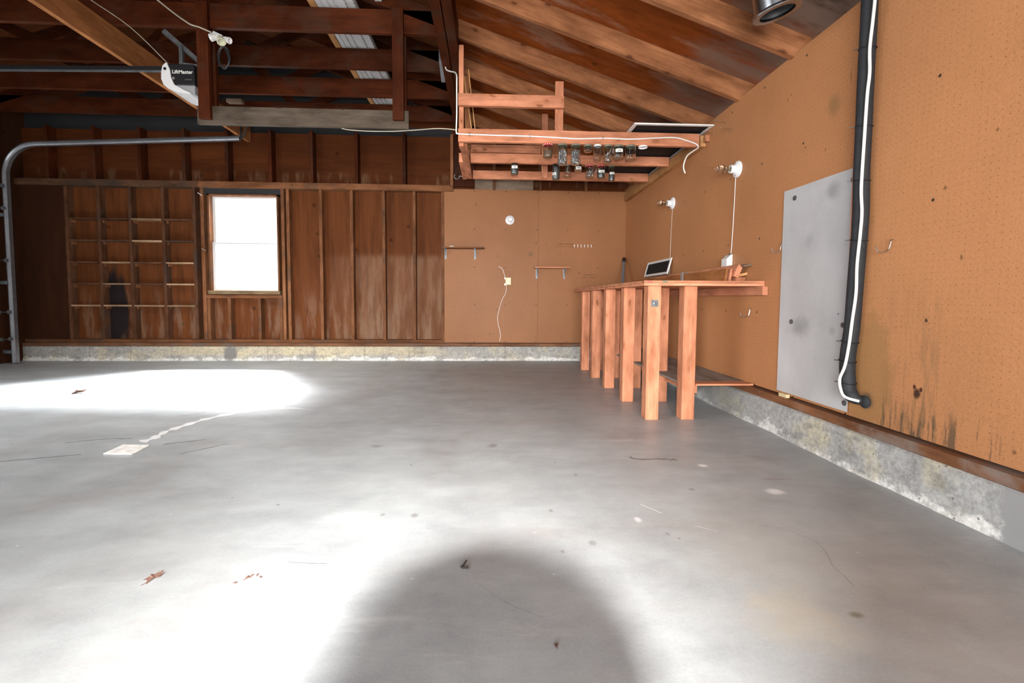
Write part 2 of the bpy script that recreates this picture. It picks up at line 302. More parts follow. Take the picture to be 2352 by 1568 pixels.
def curb_marks(nt, xyz, c):
    w = noise(nt, coords(nt, (4, 4, 5), rnd=False), 2.0, 6, 0.7)
    # white mineral bloom along the foot
    foot = math_(nt, 'MULTIPLY', smooth(nt, xyz[2], 0.085, 0.0), 1.0)
    brk = noise(nt, coords(nt, (1, 1, 1), rnd=False), 1.7, 4, .6)
    e = smooth(nt, math_(nt, 'ADD', math_(nt, 'ADD', math_(nt, 'MULTIPLY', foot, 0.26), math_(nt, 'MULTIPLY', math_(nt, 'SUBTRACT', brk, .5), .45)), w), 0.62, 0.76)
    c = mix(nt, math_(nt, 'MULTIPLY', e, 0.85), c, (0.74, 0.73, 0.70))
    w3 = noise(nt, coords(nt, (3, 3, 3), rnd=False), 1.3, 5, 0.6)
    c = mix(nt, math_(nt, 'MULTIPLY', smooth(nt, w3, 0.5, 0.66), 0.5), c, (0.55, 0.48, 0.31))
    pit = nt.nodes.new('ShaderNodeTexVoronoi'); pit.inputs['Scale'].default_value = 34; nt.links.new(coords(nt, (1, 1, 1), rnd=False), pit.inputs['Vector'])
    c = mix(nt, math_(nt, 'MULTIPLY', math_(nt, 'MULTIPLY', smooth(nt, pit.outputs['Distance'], 0.22, 0.12), smooth(nt, w, .48, .56)), 0.75), c, (0.10, 0.095, 0.09))
    dk = noise(nt, coords(nt, (2.5, 2.5, 6), rnd=False), 1.5, 5, .65)
    c = mix(nt, math_(nt, 'MULTIPLY', smooth(nt, dk, 0.52, 0.64), 0.5), c, (0.17, 0.17, 0.17))
    sp = noise(nt, coords(nt, (1, 1, 1), rnd=False), 45, 4, .7)
    c = mix(nt, .45, c, mix(nt, 1.0, c, ramp(nt, (.45, .45, .45), (1.5, 1.5, 1.5), sp, .34, .66), 'MULTIPLY'))
    return c
def curb_right(nt, xyz, c):
    c = curb_marks(nt, xyz, c)
    w = noise(nt, coords(nt, (8, 8, 8), rnd=False), 2.0, 4)
    edge = smooth(nt, math_(nt, 'ADD', xyz[1], math_(nt, 'MULTIPLY', math_(nt, 'SUBTRACT', w, .5), .12)), 1.475, 1.455)
    c = mix(nt, math_(nt, 'MULTIPLY', edge, 0.97), c, (0.29, 0.29, 0.29))
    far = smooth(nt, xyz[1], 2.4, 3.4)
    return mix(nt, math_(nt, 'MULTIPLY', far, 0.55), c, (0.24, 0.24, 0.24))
def curb_back(nt, xyz, c):
    w = noise(nt, coords(nt, (6, 6, 8), rnd=False), 1.6, 5, .65)
    mid = math_(nt, 'MULTIPLY', smooth(nt, xyz[0], -4.6, -3.8), smooth(nt, xyz[0], -.3, -1.0))
    up = smooth(nt, xyz[2], .05, .09)
    c2 = mix(nt, math_(nt, 'MULTIPLY', math_(nt, 'MULTIPLY', mid, up), 0.62), c, (0.50, 0.42, 0.27))
    c = curb_marks(nt, xyz, c2)
    c = mix(nt, math_(nt, 'MULTIPLY', spot(nt, xyz, (0, 2), -3.31, .09, .11, .12, .4, w), .9), c, (0.17, .165, .16))
    for xs in (-4.55, -2.85, -2.26, -1.62, -1.05, -5.05, .2):
        s = smooth(nt, math_(nt, 'ABSOLUTE', math_(nt, 'SUBTRACT', xyz[0], xs)), .007, .003)
        c = mix(nt, math_(nt, 'MULTIPLY', s, .45), c, (.15, .13, .11))
    return c
M_FLOOR = concrete('slab_concrete', (0.325, 0.345, 0.355), 0.42, floor_marks, 0.15, 1.1, 0.45)
M_CURBR = concrete('right_kerb_concrete', (0.36, 0.36, 0.35), 0.8, curb_right, 0.25, 5.0, 0.2)
M_CURBB = concrete('back_kerb_concrete', (0.36, 0.35, 0.33), 0.8, curb_back, 0.25, 5.0, 0.2)
M_GALV = plain('galvanised_steel', (0.42, 0.44, 0.47), 0.33, 0.85, 0.15, 14)
M_DGALV = plain('dull_steel', (0.16, 0.17, 0.18), 0.45, 0.7, 0.25, 20)
M_DUCT = plain('duct_steel', (0.30, 0.31, 0.33), 0.25, 1.0, 0.12, 10)
M_BRK = plain('blue_grey_bracket', (0.22, 0.27, 0.31), 0.5, 0.2, 0.1)
M_CHROME = plain('bright_steel', (0.62, 0.63, 0.64), 0.16, 1.0, 0.05)
M_WHITE = plain('white_paint', (0.78, 0.78, 0.77), 0.4, 0, 0.04)
M_PORC = plain('glazed_porcelain', (0.82, 0.83, 0.84), 0.16, 0, 0.02)
M_BLACK = plain('black_plastic', (0.012, 0.012, 0.014), 0.4, 0, 0.1)
M_FOAM = plain('black_foam_insulation', (0.022, 0.024, 0.028), 0.65, 0, 0.2, 30, 0.35)
M_MESH = plain('insect_screen_mesh', (0.013, 0.015, 0.018), 0.7, 0, 0.2, 60, 0.2)
M_CABLEW = plain('white_cable_sheath', (0.80, 0.80, 0.77), 0.4, 0, 0.05)
M_CABLEG = plain('dusty_cable_sheath', (0.42, 0.38, 0.30), 0.55, 0, 0.15)
M_COPPER = plain('copper_line', (0.55, 0.24, 0.15), 0.4, 0.5, 0.15)
M_IVORY = plain('ivory_plastic', (0.62, 0.52, 0.26), 0.4, 0, 0.05)
M_RED = plain('red_lid_paint', (0.55, 0.03, 0.04), 0.35, 0, 0.1)
M_LIDGOLD = plain('dull_lid_metal', (0.30, 0.29, 0.22), 0.4, 0.5, 0.2)
M_LABEL = plain('paper_label', (0.80, 0.79, 0.74), 0.6, 0, 0.03)
M_INK = plain('black_ink', (0.02, 0.02, 0.02), 0.6)
M_TAPE = plain('grey_strap', (0.33, 0.33, 0.33), 0.35, 0.2, 0.1)
M_LEAF = plain('dry_leaf', (0.105, 0.055, 0.040), 0.6, 0, 0.3, 60)
M_TWIG = plain('dark_twig', (0.03, 0.028, 0.03), 0.6)
M_PALEMARK = plain('pale_residue', (0.66, 0.66, 0.66), 0.5, 0, 0.15, 20)
M_DARKMARK = plain('dark_residue', (0.11, 0.11, 0.105), 0.6, 0, 0.2, 20)
M_VINYL = plain('white_vinyl', (0.60, 0.61, 0.62), 0.45, 0, 0.03)
M_NAILS = plain('zinc_nails', (0.55, 0.57, 0.60), 0.22, 0.8, 0.35, 80)
M_BULBBASE = plain('brass_screw_cap', (0.45, 0.40, 0.28), 0.35, 0.8, 0.1)
def sheetmat():
    m, nt, bs = new_mat('zinc_sheet')
    n = noise(nt, coords(nt, (1, 1.3, 1), rnd=False), 3.0, 5, .55); f = noise(nt, coords(nt, (1, 1, 1), rnd=False), 220, 2)
    xyz = sepxyz(nt, coords(nt, (1, 1, 1), rnd=False))
    c = ramp(nt, (.43, .44, .45), (.56, .57, .58), n, .3, .7)
    c = mix(nt, .15, c, ramp(nt, (.2, .2, .2), (.7, .7, .7), f, .3, .7))
    w = noise(nt, coords(nt, (5, 5, 5), rnd=False), 2, 4)
    for (y, z, r1, r2, k) in ((.10, .40, .10, .08, .5), (-.12, 1.12, .06, .06, .45), (.05, .89, .05, .05, .2), (-.16, .40, .03, .03, .3)):
        c = mix(nt, math_(nt, 'MULTIPLY', spot(nt, xyz, (1, 2), y, z, r1, r2, .95, w), k), c, (.14, .14, .15))
    vo = nt.nodes.new('ShaderNodeTexVoronoi'); vo.inputs['Scale'].default_value = 22; nt.links.new(coords(nt, (1, 1, 1), rnd=False), vo.inputs['Vector'])
    k = math_(nt, 'MULTIPLY', smooth(nt, vo.outputs['Distance'], .12, .07), math_(nt, 'MAXIMUM', spot(nt, xyz, (1, 2), -.16, .48, .06, .06, .2), spot(nt, xyz, (1, 2), -.08, .21, .05, .04, .2)))
    c = mix(nt, k, c, (.03, .03, .03))
    nt.links.new(c, bs.inputs['Base Color']); bs.inputs['Roughness'].default_value = .5; bs.inputs['Metallic'].default_value = .05
    return m
M_SHEET = sheetmat()
def glass(name, col=(0.93, 0.96, 0.93), rough=0.03, ior=1.45):
    m, nt, bs = new_mat(name); bs.inputs['Transmission Weight'].default_value = 1.0; bs.inputs['IOR'].default_value = ior
    bs.inputs['Roughness'].default_value = rough
    v = coords(nt, (1, 1, 1)); n = noise(nt, v, 12, 2); nt.links.new(ramp(nt, tuple(x*.96 for x in col), col, n), bs.inputs['Base Color']); return m
M_GLASS = glass('jar_glass'); M_BULB = glass('clear_bulb_glass', (0.88, 0.80, 0.70), 0.02, 1.42); M_PANE = bpy.data.materials.new('window_pane_glass')
M_PANE.use_nodes = True; _n = M_PANE.node_tree; _n.nodes.remove(_n.nodes['Principled BSDF'])
_t = _n.nodes.new('ShaderNodeBsdfTransparent'); _g = _n.nodes.new('ShaderNodeBsdfGlossy'); _g.inputs['Roughness'].default_value = .02
_x = _n.nodes.new('ShaderNodeMixShader'); _f = _n.nodes.new('ShaderNodeFresnel'); _f.inputs[0].default_value = 1.3
_n.links.new(_f.outputs[0], _x.inputs[0]); _n.links.new(_t.outputs[0], _x.inputs[1]); _n.links.new(_g.outputs[0], _x.inputs[2]); _n.links.new(_x.outputs[0], _n.nodes['Material Output'].inputs[0])
def lens_mat():
    m, nt, bs = new_mat('frosted_lamp_cover')
    bs.inputs['Base Color'].default_value = (0.80, 0.80, 0.80, 1); bs.inputs['Roughness'].default_value = .45
    n = noise(nt, coords(nt, (1, 1, 1)), 5, 2); nt.links.new(ramp(nt, (.72, .72, .72), (.84, .84, .84), n), bs.inputs['Base Color'])
    return m
M_LENS = lens_mat()

# ------------------------------------------------------------------ mesh helpers
class MB:
    def __init__(s): s.bm = bmesh.new()
    def box(s, x0, x1, y0, y1, z0, z1):
        vs = [s.bm.verts.new((x, y, z)) for x in (x0, x1) for y in (y0, y1) for z in (z0, z1)]
        for f in ((0, 1, 3, 2), (4, 6, 7, 5), (0, 4, 5, 1), (2, 3, 7, 6), (0, 2, 6, 4), (1, 5, 7, 3)): s.bm.faces.new([vs[i] for i in f])
        return s
    def bar(s, a, b, w, h, up=(0, 0, 1)):
        """rectangular bar from a to b; w across, h along up"""
        a = Vector(a); b = Vector(b); d = (b-a).normalized(); sd = d.cross(Vector(up)).normalized(); u = sd.cross(d)
        vs = [s.bm.verts.new(p + sd*(i*w/2) + u*(j*h/2)) for p in (a, b) for i in (-1, 1) for j in (-1, 1)]
        for f in ((0, 1, 3, 2), (4, 6, 7, 5), (0, 4, 5, 1), (2, 3, 7, 6), (0, 2, 6, 4), (1, 5, 7, 3)): s.bm.faces.new([vs[i] for i in f])
        return s
    def prism(s, pts, off):
        """closed polygon pts extruded by vector off"""
        n = len(pts); off = Vector(off)
        a = [s.bm.verts.new(p) for p in pts]; b = [s.bm.verts.new(Vector(p)+off) for p in pts]
        s.bm.faces.new(a); s.bm.faces.new(b[::-1])
        for i in range(n): s.bm.faces.new((a[i], b[i], b[(i+1) % n], a[(i+1) % n]))
        return s
    def lathe(s, prof, loc=(0, 0, 0), axis=(0, 0, 1), seg=28, caps=True):
        """prof: list of (radius, height)"""
        q = Vector((0, 0, 1)).rotation_difference(Vector(axis).normalized()); loc = Vector(loc); rings = []
        for r, h in prof:
            if r < 1e-6: rings.append([s.bm.verts.new(loc + q @ Vector((0, 0, h)))])
            else: rings.append([s.bm.verts.new(loc + q @ Vector((r*math.cos(2*math.pi*i/seg), r*math.sin(2*math.pi*i/seg), h))) for i in range(seg)])
        for A, B in zip(rings, rings[1:]):
            for i in range(seg):
                j = (i+1) % seg
                if len(A) == 1 and len(B) == 1: continue
                if len(A) == 1: s.bm.faces.new((A[0], B[i], B[j]))
                elif len(B) == 1: s.bm.faces.new((A[i], B[0], A[j]))
                else: s.bm.faces.new((A[i], B[i], B[j], A[j]))
        if caps:
            for Rg in (rings[0], rings[-1]):
                if len(Rg) > 2: s.bm.faces.new(Rg)
        return s
    def tube(s, pts, r, seg=8, rr=None):
        pts = [Vector(p) for p in pts]; n = len(pts); rings = []; pu = None
        for i, p in enumerate(pts):
            d = (pts[min(i+1, n-1)] - pts[max(i-1, 0)]).normalized()
            if pu is None: pu = d.orthogonal().normalized()
            pu = (pu - d*pu.dot(d)).normalized(); sd = d.cross(pu); R = rr[i] if rr else r
            rings.append([s.bm.verts.new(p + (pu*math.cos(2*math.pi*k/seg) + sd*math.sin(2*math.pi*k/seg))*R) for k in range(seg)])
        for A, B in zip(rings, rings[1:]):
            for i in range(seg): s.bm.faces.new((A[i], B[i], B[(i+1) % seg], A[(i+1) % seg]))
        s.bm.faces.new(rings[0]); s.bm.faces.new(rings[-1]); return s
def spline(pts, n=8):
    pts = [Vector(p) for p in pts]; out = []
    for i in range(len(pts)-1):
        p0 = pts[max(i-1, 0)]; p1 = pts[i]; p2 = pts[i+1]; p3 = pts[min(i+2, len(pts)-1)]
        for k in range(n):
            t = k/n; out.append(0.5*((2*p1) + (p2-p0)*t + (2*p0-5*p1+4*p2-p3)*t*t + (-p0+3*p1-3*p2+p3)*t**3))
    out.append(pts[-1]); return out
def wloc(o):
    v = Vector((0, 0, 0))
    while o: v += o.location; o = o.parent
    return v
def link(name, mb, mat, parent=None, smooth_=False, bev=0.0):
    bm = mb.bm; bmesh.ops.recalc_face_normals(bm, faces=bm.faces)
    me = bpy.data.meshes.new(name)
    if parent is not None: off = wloc(parent)
    else:
        xs = [v.co for v in bm.verts]
        off = Vector(((min(c.x for c in xs)+max(c.x for c in xs))/2, (min(c.y for c in xs)+max(c.y for c in xs))/2, min(c.z for c in xs)))
    keep = parent is None and name.split('_')[0] in ('wall', 'floor', 'ceiling', 'baseboard', 'trim', 'pegboard')
    if keep: off = Vector((0, 0, 0))
    bmesh.ops.translate(bm, verts=bm.verts, vec=-off)
    bm.to_mesh(me); bm.free(); me.materials.append(mat)
    if smooth_:
        for p in me.polygons: p.use_smooth = True
        try: me.set_sharp_from_angle(angle=math.radians(40))
        except Exception: pass
    o = bpy.data.objects.new(name, me); COL.objects.link(o)
    if parent is not None: o.parent = parent
    else: o.location = off
    if bev:
        b = o.modifiers.new('bevel', 'BEVEL'); b.width = bev; b.segments = 2; b.limit_method = 'ANGLE'
    return o
def tag(o, label, cat, group=None, kind=None):
    if label: o['label'] = label
    if cat: o['category'] = cat
    if group: o['group'] = group
    if kind: o['kind'] = kind
    return o
def thing(name, loc, label, cat, group=None):
    o = bpy.data.objects.new(name, None); COL.objects.link(o); o.location = loc; o.empty_display_size = .1
    return tag(o, label, cat, group)
def struct(o): o['kind'] = 'structure'; return o
def bx(*a): return MB().box(*a)

XR, XL, YB = 1.79, -5.85, 6.13          # right pegboard face, left wall face, stud/pegboard plane of the back wall
def zr(x):                              # underside of the rafters
    return 2.256 + 0.34*(1.76-x) if x > -3.1 else 2.256 + 0.34*4.86 - 0.34*(-3.1-x)
RT = 0.148                              # vertical depth of a rafter

# ------------------------------------------------------------------ room shell
struct(link('floor', bx(-6.1, 2.1, -2.7, 6.5, -0.12, 0), M_FLOOR))
m = MB(); m.box(XR, 1.96, -2.6, 6.4, 0.243, 2.262)
wr = struct(link('wall_right', m, M_PEGR))
struct(link('trim_1', bx(1.752, 1.86, -2.6, 6.1, 0.187, 0.232), M_SILLW, bev=.003))
# kerb with a slightly wandering face
m = MB(); ys = [-2.6 + i*(8.7/120) for i in range(121)]; prof = []
for y in ys:
    e = 0.006*math.sin(y*5.1) + 0.004*math.sin(y*13.7+1) + random.uniform(-.002, .002)
    prof.append([m.bm.verts.new(p) for p in ((1.728+e, y, 0), (1.738+e*.7, y, .06), (1.742+e*.3, y, .178), (1.752, y, .1868), (1.95, y, .1868), (1.95, y, 0))])
for A, B in zip(prof, prof[1:]):
    for i in range(6): m.bm.faces.new((A[i], B[i], B[(i+1) % 6], A[(i+1) % 6]))
m.bm.faces.new(prof[0]); m.bm.faces.new(prof[-1][::-1])
struct(link('baseboard_right', m, M_CURBR, smooth_=True))
m = MB(); prof = []
for i in range(121):
    x = -5.86 + i*(7.58/120); e = 0.004*math.sin(x*6.3) + random.uniform(-.0015, .0015)
    prof.append([m.bm.verts.new(p) for p in ((x, 6.085+e, 0), (x, 6.097+e, .05), (x, 6.10, .18), (x, 6.11, .1868), (x, 6.4, .1868), (x, 6.4, 0))])
for A, B in zip(prof, prof[1:]):
    for i in range(6): m.bm.faces.new((A[i], B[i], B[(i+1) % 6], A[(i+1) % 6]))
m.bm.faces.new(prof[0]); m.bm.faces.new(prof[-1][::-1])
struct(link('baseboard_back', m, M_CURBB, smooth_=True))

# back wall: plywood skin with the window opening, framing as its parts
WX0, WX1, WZ0, WZ1 = -3.575, -2.70, 0.885, 2.115
SK = 6.225
m = MB()
m.box(XL-.1, WX0, SK, SK+.05, .18, 2.26).box(WX1, 1.9, SK, SK+.05, .18, 2.26).box(WX0, WX1, SK, SK+.05, .18, WZ0).box(WX0, WX1, SK, SK+.05, WZ1, 2.26)
wb = struct(link('wall_back', m, M_SIDE))
link('gable_cladding', MB().prism([(XL-.1, SK, 2.26), (1.9, SK, 2.26), (1.9, SK, 2.40), (-.5, SK, 3.1), (-.5, SK, 2.905), (XL-.1, SK, 2.905)], (0, .04, 0)), M_GABLE, wb)
link('gable_backing', MB().prism([(XL-.1, SK+.045, 2.90), (-.45, SK+.045, 2.90), (1.9, SK+.045, 2.41), (1.9, SK+.045, 2.55), (-3.1, SK+.045, 4.1), (XL-.1, SK+.045, 3.2)], (0, .05, 0)), M_BLACKP, wb)  # near-black sheet behind and above the cladding
link('shaded_panel', bx(XL-.05, -5.30, YB+.02, SK-.001, .27, 2.185), M_SHADEPLY, wb)
link('gable_boarding', MB().prism([(-1.5, SK+.03, 3.06), (-.40, SK+.03, 3.0), (-.40, SK+.03, zr(-.40)+.1), (-1.5, SK+.03, zr(-1.5)+.1)], (0, .012, 0)), M_GABLE, wb)
link('top_plate', bx(XL-.05, -3.66, 6.10, SK, 2.185, 2.262), wood('shaded_plate_X', (0.10, 0.05, 0.028), (0.055, 0.028, 0.016), 'X', dirt=((.04, .035, .03), .6)), wb, bev=.002)  # left length coloured darker to hold the shade at that end
link('top_plate', bx(-3.659, -.475, 6.10, SK, 2.185, 2.262), ST['X'], wb, bev=.002)
link('top_plate', bx(-.474, 1.79, 6.1305, SK, 2.14, 2.212), ST['X'], wb, bev=.002)
link('bottom_plate', bx(XL-.05, 1.76, 6.132, SK, .226, .270), ST['X'], wb, bev=.002)
link('sill_plate', bx(XL-.05, 1.75, 6.095, SK, .187, .2255), M_SILLWX, wb, bev=.002)
DK = {a: wood('shaded_stud_'+a, (0.115, 0.050, 0.026), (0.060, 0.026, 0.014), a, rough=0.65, knot=0.4, var=0.2, dirt=((0.05, 0.04, 0.035), 0.6)) for a in 'XZ'}  # stud timber toned down, shade of the left bays in its colour
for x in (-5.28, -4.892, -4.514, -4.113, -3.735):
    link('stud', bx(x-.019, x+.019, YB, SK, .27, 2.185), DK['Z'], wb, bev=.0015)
for x in (-3.632, -2.640, -2.575, -2.165, -1.776, -1.37, -.979, -.612):
    link('stud', bx(x-.019, x+.019, YB, SK, .27, 2.185), ST['Z'], wb, bev=.0015)
for x in (-3.585, -3.330, -2.955, -2.685):
    link('cripple_stud', bx(x-.019, x+.019, YB, SK, .27, .800), ST['Z'], wb, bev=.0015)
link('rough_sill', bx(-3.612, -2.66, YB-.01, SK, .800, .840), ST['X'], wb, bev=.0015)
link('window_header', bx(-3.612, -2.66, YB+.02, SK, 2.118, 2.185), M_BLACKP, wb)
for x in (-5.45, -4.9, -4.35, -3.82, -3.30, -2.767, -2.257, -1.699, -1.098):
    link('gable_stud', bx(x-.019, x+.019, 6.10, SK, 2.262, 2.905), OL['Z'], wb, bev=.0015)
link('gable_post', bx(-.512, -.474, 6.10, SK, 2.262, 2.905), RF['Z'], wb, bev=.0015)
link('gable_panel', bx(-.47, -.20, 6.16, 6.17, 2.262, 3.02), OL['Z'], wb)
for x in (.05, .65, 1.25):
    link('gable_stud', bx(x-.019, x+.019, 6.12, SK, 2.213, zr(x)+.1), ST['Z'], wb, bev=.0015)
link('pale_panel', bx(-.20, .56, 6.165, 6.175, 2.213, 2.42), M_PALEB, wb)
# front (behind the viewpoint) and left walls, only there to close the room
m = MB(); m.box(-2.4, 1.96, -2.75, -2.6, 2.45, 3.2).box(1.2, 1.96, -2.75, -2.6, 0, 2.45).box(XL-.15, -2.4, -2.75, -2.6, 0, 3.2)
struct(link('wall_front', m, M_SIDE))
m = MB(); m.box(XL-.15, XL, -2.75, -1.9, 0, 3.10).box(XL-.15, XL, 1.9, 2.2, 0, 3.10).box(XL-.15, XL, -1.9, 1.9, 2.5, 3.10).box(XL-.15, XL, 2.2, 5.74, 2.62, 3.10).box(XL-.15, XL, 5.74, 6.3, 0.0, 3.10)
wl = struct(link('wall_left', m, M_SHADEPLY))
# roof sheathing (two slopes)
t = .02
m = MB()
m.prism([(1.95, -2.75, zr(1.95)+RT), (-.34, -2.75, zr(-.34)+RT), (-.34, -2.75, zr(-.34)+RT+t), (1.95, -2.75, zr(1.95)+RT+t)], (0, 9.1, 0))
cl = struct(link('ceiling', m, M_ROOF))
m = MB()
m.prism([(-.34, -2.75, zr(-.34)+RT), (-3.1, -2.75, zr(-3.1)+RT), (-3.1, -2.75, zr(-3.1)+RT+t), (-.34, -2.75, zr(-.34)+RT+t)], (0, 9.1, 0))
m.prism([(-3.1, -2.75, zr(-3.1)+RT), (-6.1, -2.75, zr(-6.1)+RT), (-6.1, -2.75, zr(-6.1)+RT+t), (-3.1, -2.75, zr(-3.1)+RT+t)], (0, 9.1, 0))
link('shaded_sheathing', m, M_ROOFSHADE, cl)  # main-bay slopes, their shade carried by the darker plywood colour

# ------------------------------------------------------------------ rafters over the lean-to side
ORD = {3.95: 'the rafter that meets the pegboard wall just above the black window screen', 2.75: 'the rafter nearest the metal duct', 3.35: 'broad knotty rafter between the duct rafter and the screen'}
for i, y in enumerate((1.45, 2.03, 2.75, 3.35, 3.955, 4.565, 5.175, 5.83)):
    lab = {0: 'pine roof rafter above the near end of the pegboard wall, out past the duct', 1: 'pine roof rafter running on the near side of the metal duct',
           2: 'pine roof rafter just behind the metal duct', 3: 'broad knotty pine rafter, next one back from the rafter behind the duct',
           4: 'pine rafter meeting the pegboard wall just above the black screen', 5: 'pine rafter passing behind the upper rail of the jar rack',
           6: 'pine rafter above the rear uprights of the jar rack', 7: 'pine rafter closest to the back wall, behind the jar rack'}[i]
    x0, x1 = -.264, 1.89
    yy = y + .038
    mm = MB().prism([(x0, y, zr(x0)), (x1, y, zr(x1)), (x1, y, zr(x1)+RT), (x0, y, zr(x0)+RT)], (0, .04, 0))
    tag(link('rafter', mm, M_RAFT, bev=.002), lab, 'rafter', 'rafters of the lean-to roof')
# main beam
bt = thing('ceiling_beam', (-.34, 2, 2.80), 'dark built-up beam running away along the ceiling where trusses end', 'beam')
link('beam_ply', bx(-.415, -.342, -2.6, 6.10, 2.80, 3.02), OL['Y'], bt, bev=.003)
link('beam_ply', bx(-.336, -.265, -2.6, 6.10, 2.805, 3.02), OL['Y'], bt, bev=.003)
# trusses
TL = {3.955: 'nearest roof truss, the one carrying the hanging frame', 4.565: 'second roof truss from the camera, pale light along its lower edge',
      5.175: 'third roof truss from the camera', 5.83: 'roof truss closest to the back wall'}
for y in (3.955, 4.565, 5.175, 5.83):
    tr = thing('roof_truss', (-3.1, y, 2.96), TL[y], 'truss', 'roof trusses over the main bay')
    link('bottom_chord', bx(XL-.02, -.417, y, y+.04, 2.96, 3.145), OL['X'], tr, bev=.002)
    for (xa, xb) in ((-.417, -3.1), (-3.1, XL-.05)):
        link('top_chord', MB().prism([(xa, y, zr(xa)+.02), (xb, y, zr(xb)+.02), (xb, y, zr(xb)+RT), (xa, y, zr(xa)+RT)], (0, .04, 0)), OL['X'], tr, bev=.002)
    zt = 3.06
    for (a, b) in (((-3.95, zt), (-3.1, zr(-3.1)+.03)), ((-2.3, zt), (-3.1, zr(-3.1)+.03)), ((-2.3, zt), (-1.55, zr(-1.55)+.03)), ((-3.95, zt), (-4.7, zr(-4.7)+.03))):
        link('web', MB().bar((a[0], y+.045, a[1]), (b[0], y+.045, b[1]), .036, .089, up=(1, 0, 0)), OL['X'], tr, bev=.001)
# long tie board under the trusses
tag(link('tie_board', bx(-3.035, -2.995, 2.2, 6.10, 2.745, 2.958), LB['Y'], bev=.003), 'long orange-brown board on edge fixed beneath the trusses, passing the door opener', 'board')

# ------------------------------------------------------------------ window
wn = bpy.data.objects.new('window_1', None); COL.objects.link(wn); wn.location = (-3.137, 6.18, .885); struct(wn)
m = MB(); m.box(WX0, WX0+.022, 6.14, 6.27, WZ0, WZ1).box(WX1-.018, WX1, 6.14, 6.27, WZ0, WZ1).box(WX0, WX1, 6.14, 6.27, WZ1-.018, WZ1)
link('jamb', m, ST['Z'], wn)
link('stool', bx(WX0-.01, WX1+.01, 6.12, 6.27, WZ0-.035, WZ0+.012), wood('window_sill_wood', (.22, .15, .08), (.06, .045, .035), 'X', dirt=((.03, .03, .03), .8)), wn, bev=.002)
def sash(z0, z1, y):
    m = MB(); a, b = WX0+.024, WX1-.020
    m.box(a, a+.035, y, y+.022, z0, z1).box(b-.025, b, y, y+.022, z0, z1).box(a+.035, b-.025, y, y+.022, z0, z0+.028).box(a+.035, b-.025, y, y+.022, z1-.022, z1)
    s = link('sash', m, M_WHITE, wn, bev=.002)
    link('pane', bx(a+.03, b-.02, y+.009, y+.012, z0+.02, z1-.015), M_PANE, s)
sash(1.505, WZ1-.02, 6.215); sash(WZ0+.014, 1.515, 6.19)

# ------------------------------------------------------------------ cubby shelves between the studs
cu = thing('cubby_shelving', (-4.5, 6.18, .27), 'grid of twenty small board shelves set between wall studs left of window', 'shelving')
bays = ((-5.261, -4.911), (-4.873, -4.533), (-4.495, -4.132), (-4.094, -3.754))
zs = (1.783, 1.512, 1.240, .971, .697)
pale = wood('shelf_edge_pale', (.36, .24, .15), (.20, .115, .065), 'X', knot=.2, var=.35)
for bi, (a, b) in enumerate(bays):
    for zi, z in enumerate(zs):
        mt = pale if (bi, zi) in ((0, 4), (1, 2), (1, 3), (1, 4), (2, 0), (2, 1), (2, 4), (3, 4), (3, 2), (3, 3)) else DK['X']
        s = link('shelf', bx(a+.002, b-.002, YB-.01+.004*(bi % 2), SK-.003, z-.010, z+.009), mt, cu, bev=.001)
        for xx in ((a+.002, a+.022), (b-.022, b-.002)): link('cleat', bx(xx[0], xx[1], YB+.03, SK-.006, z-.045, z-.0105), ST['Y'], s)

# ------------------------------------------------------------------ pegboard sheets on the back wall
PBF = 6.122
tag(link('pegboard_sheet', bx(-.592, .628, PBF, PBF+.007, .236, 2.22), M_PEGB), 'left brown pegboard sheet on back wall, carrying the round lamp holder and outlet', 'pegboard', 'pegboard sheets on the back wall')
tag(link('pegboard_sheet', bx(.630, 1.788, PBF, PBF+.007, .236, 2.22), M_PEGB), 'right brown pegboard sheet on back wall, reaching into the corner behind the bench', 'pegboard', 'pegboard sheets on the back wall')
def back_shelf(x0, x1, z, lab, brx, mat, th=.016, dep=.15):
    t = thing('wall_shelf', ((x0+x1)/2, 6.04, z), lab, 'shelf', 'small bracket shelves on the back pegboard')
    link('board', bx(x0, x1, PBF-dep, PBF-.001, z, z+th), mat, t, bev=.001)
    for x in brx:
        b = MB(); b.box(x-.011, x+.011, PBF-.004, PBF-.0012, z-.13, z-.001).box(x-.011, x+.011, PBF-dep+.03, PBF-.004, z-.0045, z-.001)
        b.prism([(x-.0015, PBF-.004, z-.10), (x-.0015, PBF-dep+.04, z-.005), (x-.0015, PBF-.004, z-.005)], (.003, 0, 0))
        link('bracket', b, M_BRK, t)
back_shelf(-.60, -.075, 1.452, 'dark board shelf on grey brackets at left edge of the pegboard', (-.575, -.195), ST['X'])
back_shelf(.57, 1.025, 1.210, 'short pale shelf with sooty left end on the back pegboard', (.612, .975), FR['X'])
t = tag(link('screw_cap', MB().lathe([(0, 0), (.030, 0), (.034, .004), (.034, .010), (.028, .014), (0, .015)], (-.49, 6.03, 1.469)), M_PORC, smooth_=True), 'small white lid lying on the dark shelf at left of the pegboard', 'lid')
